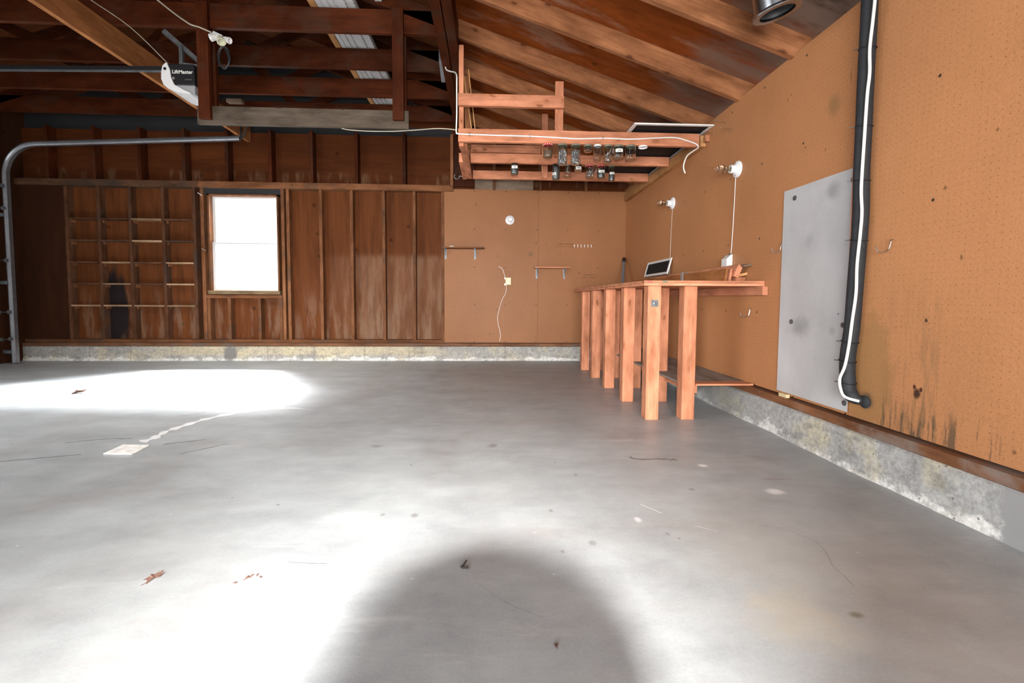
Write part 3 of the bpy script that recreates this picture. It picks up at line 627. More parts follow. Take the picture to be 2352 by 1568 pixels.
# round porcelain lamp holder, front view on the back pegboard
def lampholder(loc, ax, lab, bulb, group='porcelain lamp holders'):
    t = thing('lamp_holder', loc, lab, 'lamp holder', group)
    link('base', MB().lathe([(.058, .001), (.060, .006), (.056, .016), (.040, .024), (.030, .030), (.0295, .058), (.026, .062), (.020, .060), (.018, .040), (0, .038)], loc, ax), M_PORC, t, True)
    L = Vector(loc); A = Vector(ax).normalized(); Z = Vector((0, 0, 1)); S = A.cross(Z)
    for sgn in (-1, 1):
        link('screw', MB().lathe([(.005, 0), (.005, .004), (0, .005)], L + A*.0195 + Z*(sgn*.042), ax, 12), M_DGALV, t)
    if bulb:
        link('bulb_cap', MB().lathe([(.0125, .045), (.0130, .075), (.0145, .080)], loc, ax, 20), M_BULBBASE, t, True)
        prof = [(.014, .079), (.016, .088), (.021, .100), (.027, .112), (.030, .126), (.0285, .140), (.022, .152), (.012, .159), (0, .161)]
        b = link('bulb', MB().lathe(prof + [(r*.96, h-.0012) for r, h in prof[::-1][1:]], loc, ax, 28, False), M_BULB, t, True)
        link('filament', MB().tube([L+A*.08, L+A*.105, L+A*.108+Z*.010, L+A*.108-Z*.010, L+A*.105, L+A*.08], .0008, 5), M_DGALV, b)
    return t
lampholder((.256, PBF, 1.833), (0, -1, 0), 'round white lamp holder without bulb, facing forward on the back pegboard', False)
lampholder((XR, 4.545, 1.756), (-1, 0, 0), 'farther white lamp holder with clear bulb on right pegboard, nearer the corner', True)
lampholder((XR, 3.345, 1.757), (-1, 0, 0), 'nearer white lamp holder with clear bulb on right pegboard, above metal box', True)
tag(link('pull_cord', MB().tube([(1.785, 4.545, 1.70), (1.783, 4.56, 1.5), (1.784, 4.575, 1.23), (1.784, 4.58, 1.06)], .0013, 6), M_CABLEW), 'thin white pull cord hanging from the farther wall bulb', 'cord')
tag(link('power_cord', MB().tube(spline([(1.783, 3.365, 1.705), (1.784, 3.372, 1.55), (1.784, 3.385, 1.3), (1.782, 3.395, 1.145)], 6), .0026, 8), M_CABLEW), 'white flex dropping from the nearer bulb holder to the metal box', 'cord')
# outlet box on the right wall
t = thing('outlet_box', (1.765, 3.42, 1.065), 'slope-topped white metal electrical box on right pegboard above the lumber', 'outlet')
link('box', MB().prism([(1.745, 3.383, 1.062), (1.789, 3.383, 1.062), (1.789, 3.383, 1.15), (1.779, 3.383, 1.15), (1.745, 3.383, 1.118)], (0, .078, 0)), M_WHITE, t, bev=.001)
link('clamp', bx(1.770, 1.784, 3.39, 3.405, 1.148, 1.158), M_DGALV, t)
# outlet on the back pegboard with its cord
t = thing('wall_outlet', (.237, PBF, 1.0), 'ivory square outlet on the back pegboard with a loose cord', 'outlet')
link('plate', bx(.202, .275, PBF-.016, PBF-.001, .995, 1.09), M_IVORY, t, bev=.003)
for z in (1.02, 1.058): link('socket', bx(.222, .255, PBF-.0185, PBF-.016, z-.012, z+.012), M_LABEL, t, bev=.002)
for p in ((.195, 1.08), (.195, 1.0)): link('mounting_ear', bx(p[0]-.004, p[0]+.008, PBF-.010, PBF-.001, p[1]-.012, p[1]+.012), M_GALV, t)
cp = [(.110, 1.232), (.135, 1.222), (.165, 1.190), (.190, 1.12), (.205, 1.06), (.216, .97), (.205, .89), (.160, .80), (.130, .70), (.102, .58), (.110, .48), (.135, .38), (.140, .31), (.128, .256)]
tag(link('loose_cord', MB().tube(spline([(x, PBF-.012, z) for x, z in cp], 6), .0032, 8), M_CABLEW), 'loose pale cord trailing down the back pegboard past the ivory outlet', 'cord')
# little tool hooks
for i in range(6):
    x = 1.103 + i*.0445
    o = link('tool_hook', MB().tube(spline([(x, PBF+.002, 1.527), (x, PBF-.016, 1.526), (x, PBF-.020, 1.512), (x, PBF-.020, 1.492)], 4), .0048, 8), M_PORC, None, True)
    tag(o, 'white-ended tool hook in the row of six on the back pegboard, %s' % ('leftmost of the row', 'second from left', 'third from left', 'third from right', 'second from right', 'rightmost of the row')[i], 'hook', 'row of tool hooks on the back pegboard')
tag(link('peg', MB().tube([(1.172, PBF, 1.165), (1.172, PBF-.018, 1.162), (1.174, PBF-.022, 1.145)], .0035, 8), M_CHROME), 'single bright peg below the row of six hooks', 'hook')
tag(link('peg', MB().tube([(.405, PBF, 1.762), (.405, PBF-.02, 1.755)], .004, 8), M_CHROME), 'single pale peg right of the round lamp holder on back pegboard', 'hook')

# ------------------------------------------------------------------ right wall fittings
def jhook(y, z, s, lab, name='wall_hook', r=.0026):
    """wire J standing out from the wall at (y, z)"""
    pts = [(XR+.004, y, z), (XR-.010, y, z), (XR-.014, y, z-.02*s), (XR-.02, y+.002, z-.045*s), (XR-.040*s, y+.008, z-.058*s), (XR-.062*s, y+.015, z-.050*s), (XR-.068*s, y+.017, z-.028*s)]
    tag(link(name, MB().tube(spline(pts, 5), r, 8), M_CHROME, None, True), lab, 'hook')
jhook(2.79, 1.16, .95, 'bright J hook on pegboard just left of the zinc sheet')
jhook(2.005, 1.085, .95, 'bright J hook on pegboard right of the black insulated pipe')
jhook(3.11, .755, 1.0, 'bright J hook low on pegboard beneath the workbench end')
def lhook(y, z, ln, lab):
    pts = [(XR+.002, y, z-.025), (XR-.004, y, z-.004), (XR-.008, y, z), (XR-ln, y, z), (XR-ln-.014, y, z+.014)]
    tag(link('peg_hook', MB().tube(pts, .0018, 6), M_CHROME), lab, 'hook', 'wire peg hooks near the screen')
lhook(3.545, 2.165, .075, 'wire peg hook touching the near corner of the overhead screen')
lhook(3.46, 2.085, .075, 'wire peg hook lowest right of those by the overhead screen')
lhook(3.745, 2.155, .075, 'wire peg hook just below the overhead screen edge')
lhook(3.70, 1.865, .06, 'wire peg hook left of the nearer wall bulb')
# zinc sheet with washers
t = thing('zinc_sheet', (1.785, 2.5, .26), 'tall grey zinc sheet screwed to right pegboard beside the black pipe', 'metal sheet')
m = MB(); cols = []
for i in range(17):
    y = 2.217 + i*(.572/16); e = .0035*math.sin(i/16*math.pi*2)+.003
    cols.append([m.bm.verts.new((XR-.003-abs(e)*.8-(d), y, z)) for d in (0, .0015) for z in (.258+.0*i, .86, 1.464+.008*i/16)])
for A, B in zip(cols, cols[1:]):
    for k in (0, 1): m.bm.faces.new((A[k], B[k], B[k+1], A[k+1])); m.bm.faces.new((A[k+3], A[k+4], B[k+4], B[k+3]))
    m.bm.faces.new((A[0], A[3], B[3], B[0])); m.bm.faces.new((A[2], B[2], B[5], A[5]))
for C in (cols[0], cols[-1]): m.bm.faces.new((C[0], C[1], C[4], C[3])); m.bm.faces.new((C[1], C[2], C[5], C[4]))
link('sheet', m, M_SHEET, t, True)
for (y, z) in ((2.685, 1.412), (2.245, 1.408), (2.672, .688), (2.268, .690), (2.235, .300)):
    w = link('washer', MB().lathe([(.014, 0), (.014, .003), (.006, .004), (.006, .0075), (0, .008)], (XR-.0075, y, z), (-1, 0, 0), 20), M_DGALV, t)
tag(link('wood_shim', bx(1.762, 1.785, 2.665, 2.735, .2325, .252), wood('shim_pine', (.72, .62, .38), (.6, .48, .27), 'Y', knot=.1)), 'little pale wood shim on the sill under the zinc sheet', 'wood block')
# black insulated pipe, with cable and copper line strapped to it
PXC = 1.752
pp = [(2.155, 2.60), (2.158, 2.3), (2.158, 2.04), (2.160, 1.85), (2.158, 1.62), (2.158, 1.42), (2.150, 1.22), (2.158, 1.02), (2.165, .85), (2.172, .68), (2.190, .54), (2.185, .44), (2.172, .375)]
t = thing('insulated_pipe', (PXC, 2.16, .36), 'black foam insulated pipe running full height down the right pegboard', 'pipe')
path = spline([(PXC, y, z) for y, z in pp] + [(PXC+.01, 2.150, .345), (PXC+.04, 2.128, .330)], 6)
link('insulation', MB().tube(path, .033, 20, rr=[.0335]*(len(path)-14) + [.033]*6 + [.031, .029, .027, .025, .022, .020, .018, .016]), M_FOAM, t, True)
link('wall_grommet', MB().lathe([(.028, 0), (.030, .006), (.020, .014), (0, .016)], (XR-.001, 2.112, .333), (-1, 0, 0), 20), M_FOAM, t, True)
for (z, y) in ((1.985, 2.158), (1.63, 2.158), (1.38, 2.157), (1.10, 2.155), (.615, 2.18), (.52, 2.19), (.415, 2.182)):
    tt = MB(); ring = [(PXC+.036*math.cos(a), y+.036*math.sin(a), z + .006*math.sin(a)) for a in [2*math.pi*k/20 for k in range(21)]]
    tt.tube(ring, .0024, 6); tt.tube([(PXC-.034, y+.01, z), (PXC-.052, y+.022, z+.002)], .002, 6)
    link('cable_tie', tt, M_BLACK, t)
cw = [(2.108, 2.40), (2.092, 2.20), (2.098, 2.08), (2.108, 1.96), (2.102, 1.85), (2.110, 1.75), (2.115, 1.55), (2.118, 1.42), (2.118, 1.32), (2.108, 1.22), (2.112, 1.12), (2.122, .98), (2.120, .85), (2.135, .72), (2.148, .60), (2.150, .50), (2.178, .435), (2.170, .385), (2.140, .352), (2.115, .336)]
tag(link('white_cable', MB().tube(spline([(PXC-.030 if z > .55 else PXC-.044+ (.05 if z<.34 else 0), y, z) for y, z in cw], 6), .0068, 10), M_CABLEW, None, True), 'thick white cable tied along the black insulated pipe', 'cable')
cc = [(2.195, 2.60), (2.197, 2.1), (2.200, 1.7), (2.203, 1.35), (2.200, 1.0), (2.208, .8), (2.215, .6), (2.222, .48), (2.222, .42), (2.200, .37)]
tag(link('copper_line', MB().tube(spline([(PXC-.004, y, z) for y, z in cc], 6), .0042, 8), M_COPPER, None, True), 'thin copper line along the left side of the black pipe', 'pipe')

# ------------------------------------------------------------------ metal duct through the roof
t = thing('exhaust_duct', (1.43, 2.33, 2.26), 'short shiny metal duct with flange hanging from the roof near right wall', 'duct')
dc = (1.425, 2.34, 2.240); DA = (-.24, -.06, .97)
DP = lambda prof: [(r_, h_-2.262) for r_, h_ in prof]
link('pipe', MB().lathe(DP([(.098, 2.275), (.098, 2.56), (.094, 2.56), (.094, 2.275)]), dc, DA, 40, False), M_DUCT, t, True)
link('flange', MB().lathe(DP([(.080, 2.262), (.110, 2.262), (.113, 2.268), (.110, 2.276), (.098, 2.280), (.082, 2.275), (.080, 2.262)]), dc, DA, 40, False), M_DUCT, t, True)
link('liner', MB().lathe(DP([(.080, 2.275), (.080, 2.55), (0, 2.55)]), dc, DA, 32, False), M_DGALV, t, True)
link('bracket', bx(1.505, 1.535, 2.27, 2.30, 2.282, 2.325), M_GALV, t)

# ------------------------------------------------------------------ workbench
t = thing('workbench', (1.42, 4.2, 0), 'long pine workbench on square posts against the right pegboard wall', 'workbench')
m = MB().prism([(1.014, 3.03, .905), (1.788, 2.965, .905), (1.788, 5.56, .905), (1.004, 5.56, .900), ], (0, 0, .017))
link('top', MB().prism([(1.014, 3.03, .923), (1.788, 2.965, .923), (1.788, 5.58, .921), (1.006, 5.58, .919)], (0, 0, .016)), FR['X'], t, bev=.001)
link('top_support', m, FR['X'], t, bev=.001)
for xa, xb, cm in ((1.030, 1.070, plain('red_paint_smear', (.50, .09, .06), .6, 0, .3, 60)), (1.128, 1.168, plain('green_paint_smear', (.12, .17, .11), .6, 0, .3, 60))):
    f_ = lambda x: 3.03 - .084*(x-1.014)
    link('paint_smear', MB().prism([(xa, f_(xa)-.0012, .926), (xb, f_(xb)-.0012, .926), (xb-.006, f_(xb)-.0012, .937), (xa+.006, f_(xa)-.0012, .937)], (0, .001, 0)), cm, t)
for y, xr in ((3.065, 1.300), (3.62, 1.325), (4.19, 1.300), (4.74, 1.268), (5.27, 1.26)):
    link('leg', bx(1.053, 1.142, y, y+.089, .0, .905), FR['Z'], t, bev=.003)
    link('leg', bx(xr, xr+.089, y, y+.089, .0, .905), FR['Z'], t, bev=.003)
link('wall_ledger', bx(1.751, 1.788, 2.925, 5.58, .846, .904), FR['Y'], t, bev=.002)
link('side_stretcher', bx(1.392, 1.430, 3.12, 5.36, .170, .235), FR['Y'], t, bev=.002)
link('lower_shelf', bx(1.31, 1.787, 3.155, 5.36,   .2355, .2475), M_GREYSHELF, t, bev=.001)
link('lower_shelf_lip', bx(1.392, 1.787, 3.05, 3.1535, .2355, .2475), FR['X'], t, bev=.001)
m = MB(); m.box(1.075, 1.122, 3.0625, 3.0645, .765, .812).lathe([(.010, 0), (.010, .004), (0, .006)], (1.098, 3.0625, .789), (0, -1, 0), 14)
link('steel_plate', m, M_DGALV, t)
# boards lying on the bench
t = thing('lumber_bundle', (1.70, 4.2, .939), 'strapped bundle of pine trim boards lying on the workbench along the wall', 'lumber')
def board(a, b, w, h, ang, mat, nm='board'):
    A = Vector(a); B = Vector(b); d = (B-A).normalized(); up = Matrix.Rotation(math.radians(ang), 3, d) @ Vector((0, 0, 1))
    link(nm, MB().bar(A, B, w, h, up), mat, t, bev=.001)
board((1.652, 3.20, .986), (1.655, 5.35, .986), .016, .090, 9, LB['Y'])
board((1.678, 3.19, .988), (1.678, 5.35, .986), .014, .086, 8, FR['Y'])
board((1.718, 3.165, 1.014), (1.710, 5.30, .995), .036, .088, 22, FR['Y'])
board((1.748, 3.185, .958), (1.745, 5.30, .958), .070, .030, 0, FR['Y'])
board((1.762, 3.18, .992), (1.750, 5.30, .990), .062, .018, -14, TAN['Y'])
board((1.762, 3.12, 1.052), (1.735, 5.10, 1.040), .055, .013, -12, M_PALEB)
m = MB(); m.box(1.634, 1.640, 3.90, 3.945, .940, 1.045).box(1.6405, 1.690, 3.90, 3.945, 1.043, 1.046)
link('strap', m, M_TAPE, t)
# small framed screen leaning
def screen(name, P, du, dv, w, h, fw, lab, cat='window screen', th=.012, fmat=None):
    """framed insect screen: corner P, unit directions du, dv"""
    P = Vector(P); du = Vector(du).normalized(); dv = Vector(dv).normalized(); n = du.cross(dv).normalized()
    t = thing(name, P, lab, cat)
    def rect(u0, u1, v0, v1, a, b):
        m = MB(); c = [P+du*u+dv*v+n*a for u, v in ((u0, v0), (u1, v0), (u1, v1), (u0, v1))]; return m.prism(c, n*(b-a))
    for (u0, u1, v0, v1) in ((0, w, 0, fw), (0, w, h-fw, h), (0, fw, fw, h-fw), (w-fw, w, fw, h-fw)):
        link('frame_bar', rect(u0, u1, v0, v1, -th/2, th/2), fmat or M_WHITE, t, bev=.001)
    link('mesh', rect(fw*.6, w-fw*.6, fw*.6, h-fw*.6, -.001, .001), M_MESH, t)
    return t
screen('framed_screen', (1.731, 4.50, 1.064), (0, 1, 0), (.045, 0, .165), .68, .165, .024, 'small white-framed dark screen leaning on the pegboard behind the lumber bundle', th=.012)
# grey tube leaning in the corner
t = thing('leaning_tube', (1.56, 5.47, .94), 'slim grey tube with black cap leaning in the corner behind the bench', 'tube')
a = Vector((1.575, 5.50, .9445)); b = Vector((1.755, 6.07, 1.345)); d = b-a
link('tube', MB().tube([a, a+d*.86], .020, 14), plain('grey_blue_plastic', (.20, .22, .25), .3, .2), t, True)
link('cap', MB().tube([a+d*.86, b], .023, 14), M_BLACK, t, True)

# ------------------------------------------------------------------ jar rack hung from the rafters
t = thing('jar_rack', (.7, 4.55, 2.09), 'open rack of fresh pine sticks hung from rafters, jars beneath it', 'rack')
P = lambda nm, *a, ax='X': link(nm, bx(*a), FR[ax], t, bev=.002)
P('front_rail', -.262, 1.735, 3.875, 3.913, 2.085, 2.190)
P('middle_rail', -.19, 1.738, 4.545, 4.583, 2.112, 2.200)
P('rear_rail', -.19, 1.738, 5.145, 5.183, 2.112, 2.200)
P('front_upper_rail', -.262, .600, 3.875, 3.913, 2.372, 2.468)
P('rear_upper_rail', -.22, .548, 5.145, 5.183, 2.395, 2.475)
P('front_post', -.258, -.22, 3.914, 4.0, 2.060, 2.865, ax='Z')
P('front_post', .533, .600, 3.914, 3.952, 2.190, 2.60, ax='Z')
P('rear_post', .553, .620, 5.106, 5.144, 2.118, 2.80, ax='Z')
P('rear_post', -.262, -.224, 5.106, 5.144, 2.118, 2.86, ax='Z')
P('end_bearer', -.258, -.195, 4.002, 5.105, 2.095, 2.133, ax='Y')
P('end_rail', -.300, -.262, 4.55, 5.20, 2.112, 2.20, ax='Y')
link('wall_ledger', bx(1.742, 1.788, 3.87, 6.05, 2.085, 2.175), TAN['Y'], t, bev=.002)
P('end_block', 1.752, 1.788, 3.80, 3.825, 2.105, 2.155, ax='Z')
# slats stored upright in the rack
for (x0, y0, z0, x1, y1, z1, w, lab) in ((-.165, 4.30, 2.30, -.235, 4.10, 2.76, .010, 'thin bent pale slat leaning inside the left end of the jar rack'),
                                      (-.135, 4.30, 2.30, -.187, 4.05, 2.74, .008, 'thin pale lath leaning right of the bent slat in the jar rack'),):
    mm = MB().bar((x0, y0, z0), (x1, y1, z1), w, .045, (0, 1, 0))
    tag(link('wooden_stick', mm, TAN['Z'], bev=.001), lab, 'slat', 'slats stored in the jar rack')
tag(link('wooden_stick', MB().bar((-.205, 4.42, 2.20), (-.22, 4.42, 2.85), .050, .03, (0, 1, 0)), RF['Z'], bev=.001), 'wider brown stick standing behind the two thin slats in the jar rack', 'slat', 'slats stored in the jar rack')
# big screen lying across the rails
screen('window_screen', (1.140, 3.725, 2.207), (1, 0, 0), (0, 1, 0), .645, 1.56, .027, 'large white-framed black insect screen lying across the jar rack rails', th=.011)
# jars: x, y(rail), lid z, radius, height, style
def jar(x, y, zt, r, h, lid, lab, label_=None, fill=None, shoulder=.75, waist=0, rl=None):
    t = thing('glass_jar', (x, y, zt-h), lab, 'jar', 'glass jars hanging under the rack rails')
    rl = rl or r*.9
    zb = zt-h
    out = [(0, zb), (r*.86, zb), (r*.97, zb+.006), (r, zb+.014)]
    if waist: out += [(r, zb+h*.30), (r*(1-waist), zb+h*.55), (r*.92, zb+h*.80)]
    out += [(r, zb+h*shoulder), (rl*.98, zt-.016), (rl*.98, zt-.004)]
    inn = [(max(0, q-.0022), z+(.003 if z < zb+.01 else 0)) for q, z in out[::-1]]; inn[-1] = (0, zb+.003)
    g = link('glass', MB().lathe(out + inn, (x, y, 0), (0, 0, 1), 28, False), M_GLASS, t, True)
    L = link('lid', MB().lathe([(0, zt), (rl*1.05, zt), (rl*1.09, zt-.003), (rl*1.09, zt-.014), (rl*1.0, zt-.0145)], (x, y, 0), (0, 0, 1), 28, False), lid, t, True)
    if lid is M_RED:
        m = MB()
        for k in range(14):
            a = 2*math.pi*k/14; c = Vector((x+rl*1.09*math.cos(a), y+rl*1.09*math.sin(a), zt-.008)); n = Vector((math.cos(a), math.sin(a), 0))
            m.lathe([(.0038, 0), (.0036, .0008), (0, .001)], c, n, 8)
        link('lid_dots', m, M_LABEL, t)
    if label_:
        z0, z1, a0, a1 = label_
        m = MB(); n = 12; R1 = r+.0008
        A = [(x+R1*math.cos(a0+(a1-a0)*k/n), y+R1*math.sin(a0+(a1-a0)*k/n)) for k in range(n+1)]
        lo = [m.bm.verts.new((p[0], p[1], z0)) for p in A]; hi = [m.bm.verts.new((p[0], p[1], z1)) for p in A]
        for k in range(n): m.bm.faces.new((lo[k], lo[k+1], hi[k+1], hi[k]))
        lb = link('paper_label', m, M_LABEL, t, True)
        m = MB(); am = (a0+a1)/2; R2 = r+.0016
        for k in range(6):
            a = am + (k-2.5)*.11; zc = (z0+z1)/2; hh = (z1-z0)*(.22 if k % 2 else .13)
            p = [(x+R2*math.cos(a+da), y+R2*math.sin(a+da)) for da in (-.035, .035)]
            m.bm.faces.new([m.bm.verts.new(q) for q in ((*p[0], zc-hh), (*p[1], zc-hh), (*p[1], zc+hh), (*p[0], zc+hh))])
        link('writing', m, M_INK, lb)
    if fill:
        z1 = zb + h*fill[0]; m = MB(); rnd = random.Random(int(x*1000))
        if fill[1] == 'nails':
            for k in range(int(fill[2])):
                a = rnd.uniform(0, 6.28); q = (r-.006)*math.sqrt(rnd.uniform(.1, 1)); c = Vector((x+q*math.cos(a), y+q*math.sin(a), rnd.uniform(zb+.014, z1)))
                dd = Vector((rnd.uniform(-1, 1), rnd.uniform(-1, 1), rnd.uniform(-1.4, 1.4))).normalized()*rnd.uniform(.010, .017)
                e = [c+dd, c-dd]; ok = all((Vector((p.x-x, p.y-y, 0))).length < r-.0035 and p.z > zb+.004 for p in e)
                if ok: m.tube(e, .0013, 5)
            o = link('nails', m, M_NAILS, t); o['kind'] = 'stuff'
        else:
            m.lathe([(0, zb+.0035), (r*.86-.003, zb+.0035), (r-.0035, zb+.014), (r-.0035, z1), (0, z1+.003)], (x, y, 0), (0, 0, 1), 24, False)
            o = link('contents', m, fill[2], t, True)
    return t
F, Mi = 3.894, 4.564
ZF, ZM = 2.0845, 2.1115
aL = (-math.pi*.5-.85, -math.pi*.5+.75)
grey = plain('grey_hardware', (.17, .18, .19), .4, .4, .5, 120); brownf = plain('brown_powder', (.20, .12, .07), .7, 0, .3, 40)
GRN = M_LIDGOLD
jar(.472, F, ZF, .038, .112, M_RED, 'red-and-white lidded jar of brownish bits, leftmost of the front row', fill=(.5, 'm', brownf), shoulder=.82)
jar(.594, F, ZF, .040, .165, GRN, 'left one of the two tall jars packed with nails in the front row', fill=(.72, 'nails', 420), shoulder=.88)
jar(.703, F, ZF, .040, .162, GRN, 'right one of the two tall jars packed with nails in the front row', fill=(.70, 'nails', 420), shoulder=.88)
jar(.804, F, ZF, .034, .058, GRN, 'smallest empty round jar in the front row, right of the nail jars', shoulder=.7)
jar(.885, F, ZF, .033, .120, M_WHITE, 'empty jar with a white lid in the front row', shoulder=.88)
jar(.974, F, ZF, .035, .138, M_LIDGOLD, 'tall slim jar with a little grey hardware, front row right of the white lid', fill=(.5, 'nails', 60), shoulder=.9)
jar(1.062, F, ZF, .040, .106, M_LIDGOLD, 'jar with white written label in the front row above the dark screen', label_=(ZF-.062, ZF-.035, *aL), fill=(.3, 'nails', 50), shoulder=.82)
jar(1.162, F, ZF, .044, .118, GRN, 'widest empty jar at the right end of the front row', shoulder=.84)
tag(link('screw_cap', MB().lathe([(0, ZF), (.036, ZF), (.038, ZF-.003), (.038, ZF-.013), (.036, ZF-.013), (.035, ZF-.005), (0, ZF-.004)], (1.266, F, 0), (0, 0, 1), 28, False), M_PORC, smooth_=True), 'white lid without a jar under the front rack rail, right of the last jar', 'lid')
jar(.234, Mi, ZM, .038, .104, M_BLACK, 'black-lidded labelled jar hanging alone at the left of the middle rail', label_=(ZM-.052, ZM-.026, *aL), fill=(.5, 'm', grey), shoulder=.85)
jar(.636, Mi, ZM, .038, .145, M_BLACK, 'tall jar of grey hardware with a label low on its left side, middle rail', label_=(ZM-.105, ZM-.082, aL[0]-.4, aL[1]-.9), fill=(.85, 'm', grey), shoulder=.88)
jar(.746, Mi, ZM, .038, .120, M_LIDGOLD, 'pear-shaped small jar, second in the middle rail group', shoulder=.55, rl=.022)
jar(.851, Mi, ZM, .037, .064, M_BLACK, 'small white-labelled jar half hidden behind the right nail jar', label_=(ZM-.050, ZM-.022, *aL), shoulder=.8)
jar(.963, Mi, ZM, .040, .122, M_RED, 'red-lidded jar of screws without a label, middle rail', fill=(.45, 'nails', 90), shoulder=.82)
jar(1.076, Mi, ZM, .040, .122, M_RED, 'red-lidded jar with a white label and grey contents, middle rail', label_=(ZM-.076, ZM-.052, *aL), fill=(.45, 'm', grey), shoulder=.82)
jar(1.180, Mi, ZM, .031, .150, GRN, 'narrow-waisted labelled jar at the right end of the middle rail', label_=(ZM-.088, ZM-.068, *aL), fill=(.42, 'm', grey), shoulder=.92, waist=.22)

# ------------------------------------------------------------------ hanging frame with grey board
t = thing('hanging_frame', (-1.48, 3.94, 2.2), 'timber frame hanging from the nearest truss with a wide grey board', 'frame')
for (a, b) in ((-2.325, -2.236), (-.795, -.706)):
    link('front_hanger', bx(a, b, 3.9165, 3.954, 2.235 if a < -2 else 2.262, 3.14), OL['Z'], t, bev=.002)
    link('rear_hanger', bx(a+.01, b+.010, 3.996, 4.034, 2.345, 3.14), OL['Z'], t, bev=.002)
link('cross_board', bx(-2.36, -.672, 3.9545, 3.9925, 2.205, 2.350), M_GREYBOARD, t, bev=.006)
for x, z in ((-1.385, 2.318), (-1.98, 2.312), (-1.20, 2.345), (-1.43, 2.35)):
    link('nail_head', MB().lathe([(.006, 0), (.006, .002), (0, .003)], (x, 3.9545, z-.005), (0, -1, 0), 10), M_CHROME, t)

# ------------------------------------------------------------------ door opener
t = thing('door_opener', (-2.5, 4.1, 2.47), 'black garage door opener with white lamp cover hung behind the timber frame', 'door opener')
OY0, OY1 = 4.045, 4.33
link('housing', bx(-2.640, -2.425, OY0, OY1, 2.545, 2.712), M_BLACK, t, bev=.006)
m = MB(); ptsl = [(-2.642, 2.715), (-2.668, 2.690), (-2.680, 2.64), (-2.682, 2.585), (-2.665, 2.54), (-2.63, 2.51), (-2.56, 2.483), (-2.455, 2.470), (-2.455, 2.480), (-2.50, 2.500), (-2.58, 2.543), (-2.605, 2.60), (-2.612, 2.66), (-2.632, 2.712)]
m.prism([(x, OY0-.012, z) for x, z in ptsl], (0, OY1-OY0+.024, 0))
link('lamp_cover', m, M_LENS, t, bev=.003)
m = MB(); m.prism([(-2.600, OY0+.004, 2.544), (-2.56, OY0+.004, 2.52), (-2.47, OY0+.004, 2.475), (-2.425, OY0+.004, 2.473), (-2.425, OY0+.004, 2.544)], (0, OY1-OY0-.008, 0))
link('lamp_diffuser', m, plain('grey_diffuser', (.33, .33, .34), .4), t, bev=.002)
link('cover_slot', MB().lathe([(.012, 0), (.012, .002), (0, .002)], (-2.648, OY0-.0125, 2.665), (0, -1, 0), 14), M_BLACK, t)
# lettering on the housing
def lettering(txt, size, x, z, y, mat, parent, bold=.0):
    cu = bpy.data.curves.new('lettering', 'FONT'); cu.body = txt; cu.size = size; cu.extrude = .0006; cu.offset = bold
    o = bpy.data.objects.new('lettering_tmp', cu); COL.objects.link(o); bpy.context.view_layer.update()
    me = bpy.data.meshes.new_from_object(o.evaluated_get(bpy.context.evaluated_depsgraph_get())); bpy.data.objects.remove(o)
    rot = Matrix.Rotation(math.pi/2, 4, 'X'); me.transform(rot); w = wloc(parent)
    q = bpy.data.objects.new('lettering', me); COL.objects.link(q); q.parent = parent; q.location = Vector((x, y, z))-w; me.materials.clear(); me.materials.append(mat); return q
lettering('LiftMaster', .040, -2.600, 2.635, OY0-.0008, M_LABEL, t, .0008)
m = MB(); m.box(-2.600, -2.582, OY0-.001, OY0, 2.588, 2.606); link('badge', m, M_TAPE, t)
lettering('Security+2.0', .011, -2.50, 2.585, OY0-.0008, M_TAPE, t)
m = MB(); m.bar((-2.64, 4.02, 2.955), (-2.40, 4.16, 2.740), .034, .034).bar((-2.535, 4.07, 2.87), (-2.535, 4.07, 2.715), .028, .028, (0, 1, 0)).bar((-2.54, 4.07, 2.722), (-2.43, 4.10, 2.722), .028, .018)
link('hanger_bracket', m, M_DGALV, t)
link('rail', MB().bar((-2.66, 4.19, 2.735), (-5.80, 4.19, 2.665), .04, .030), M_BLACK, t)
link('rail_underside', MB().bar((-2.69, 4.19, 2.716), (-5.78, 4.19, 2.648), .028, .006), M_DGALV, t)
# light given by the opener's lamp: a real fitting under the diffuser
area('opener_lamp', (-2.46, 4.18, 2.462), (-2.9, 4.35, 0), .22, .16, 42, (1, .98, .95), 115)

# ------------------------------------------------------------------ garage door and its track
t = thing('door_track', (-5.70, 5.83, 0), 'galvanised garage door track curving from vertical to horizontal at far left', 'door track')
pts = [(-5.700, 0.01), (-5.700, 2.22)] + [(-5.34-.36*math.cos(a), 2.22+.375*math.sin(a)) for a in [math.pi/2*k/12 for k in range(1, 12)]] + [(-5.34, 2.597), (-3.0, 2.712)]
m = MB(); half = .026; rings = []
for i, (x, z) in enumerate(pts):
    p0 = pts[max(i-1, 0)]; p1 = pts[min(i+1, len(pts)-1)]; d = Vector((p1[0]-p0[0], 0, p1[1]-p0[1])).normalized(); n = Vector((d.z, 0, -d.x))
    rings.append([m.bm.verts.new(Vector((x, 5.83+yy, z)) + n*q) for q, yy in ((-half, 0), (-half, .045), (-half+.004, .045), (-half+.004, .006), (half-.004, .006), (half-.004, .045), (half, .045), (half, 0), (.010, -.006), (-.010, -.006))])
for A, B in zip(rings, rings[1:]):
    for k in range(10): m.bm.faces.new((A[k], B[k], B[(k+1) % 10], A[(k+1) % 10]))
link('track', m, M_GALV, t)
m = MB(); m.bar((-2.99, 5.855, 2.70), (-2.99, 5.855, 2.955), .004, .03, (0, 1, 0)).bar((-2.985, 5.87, 2.72), (-2.88, 5.87, 2.955), .004, .03, (0, 1, 0))
link('rear_hanger', m, M_DGALV, t)
for z in (.12, .95, 1.75):
    link('wall_bracket', bx(-5.84, -5.725, 5.85, 5.88, z, z+.04), M_DGALV, t)
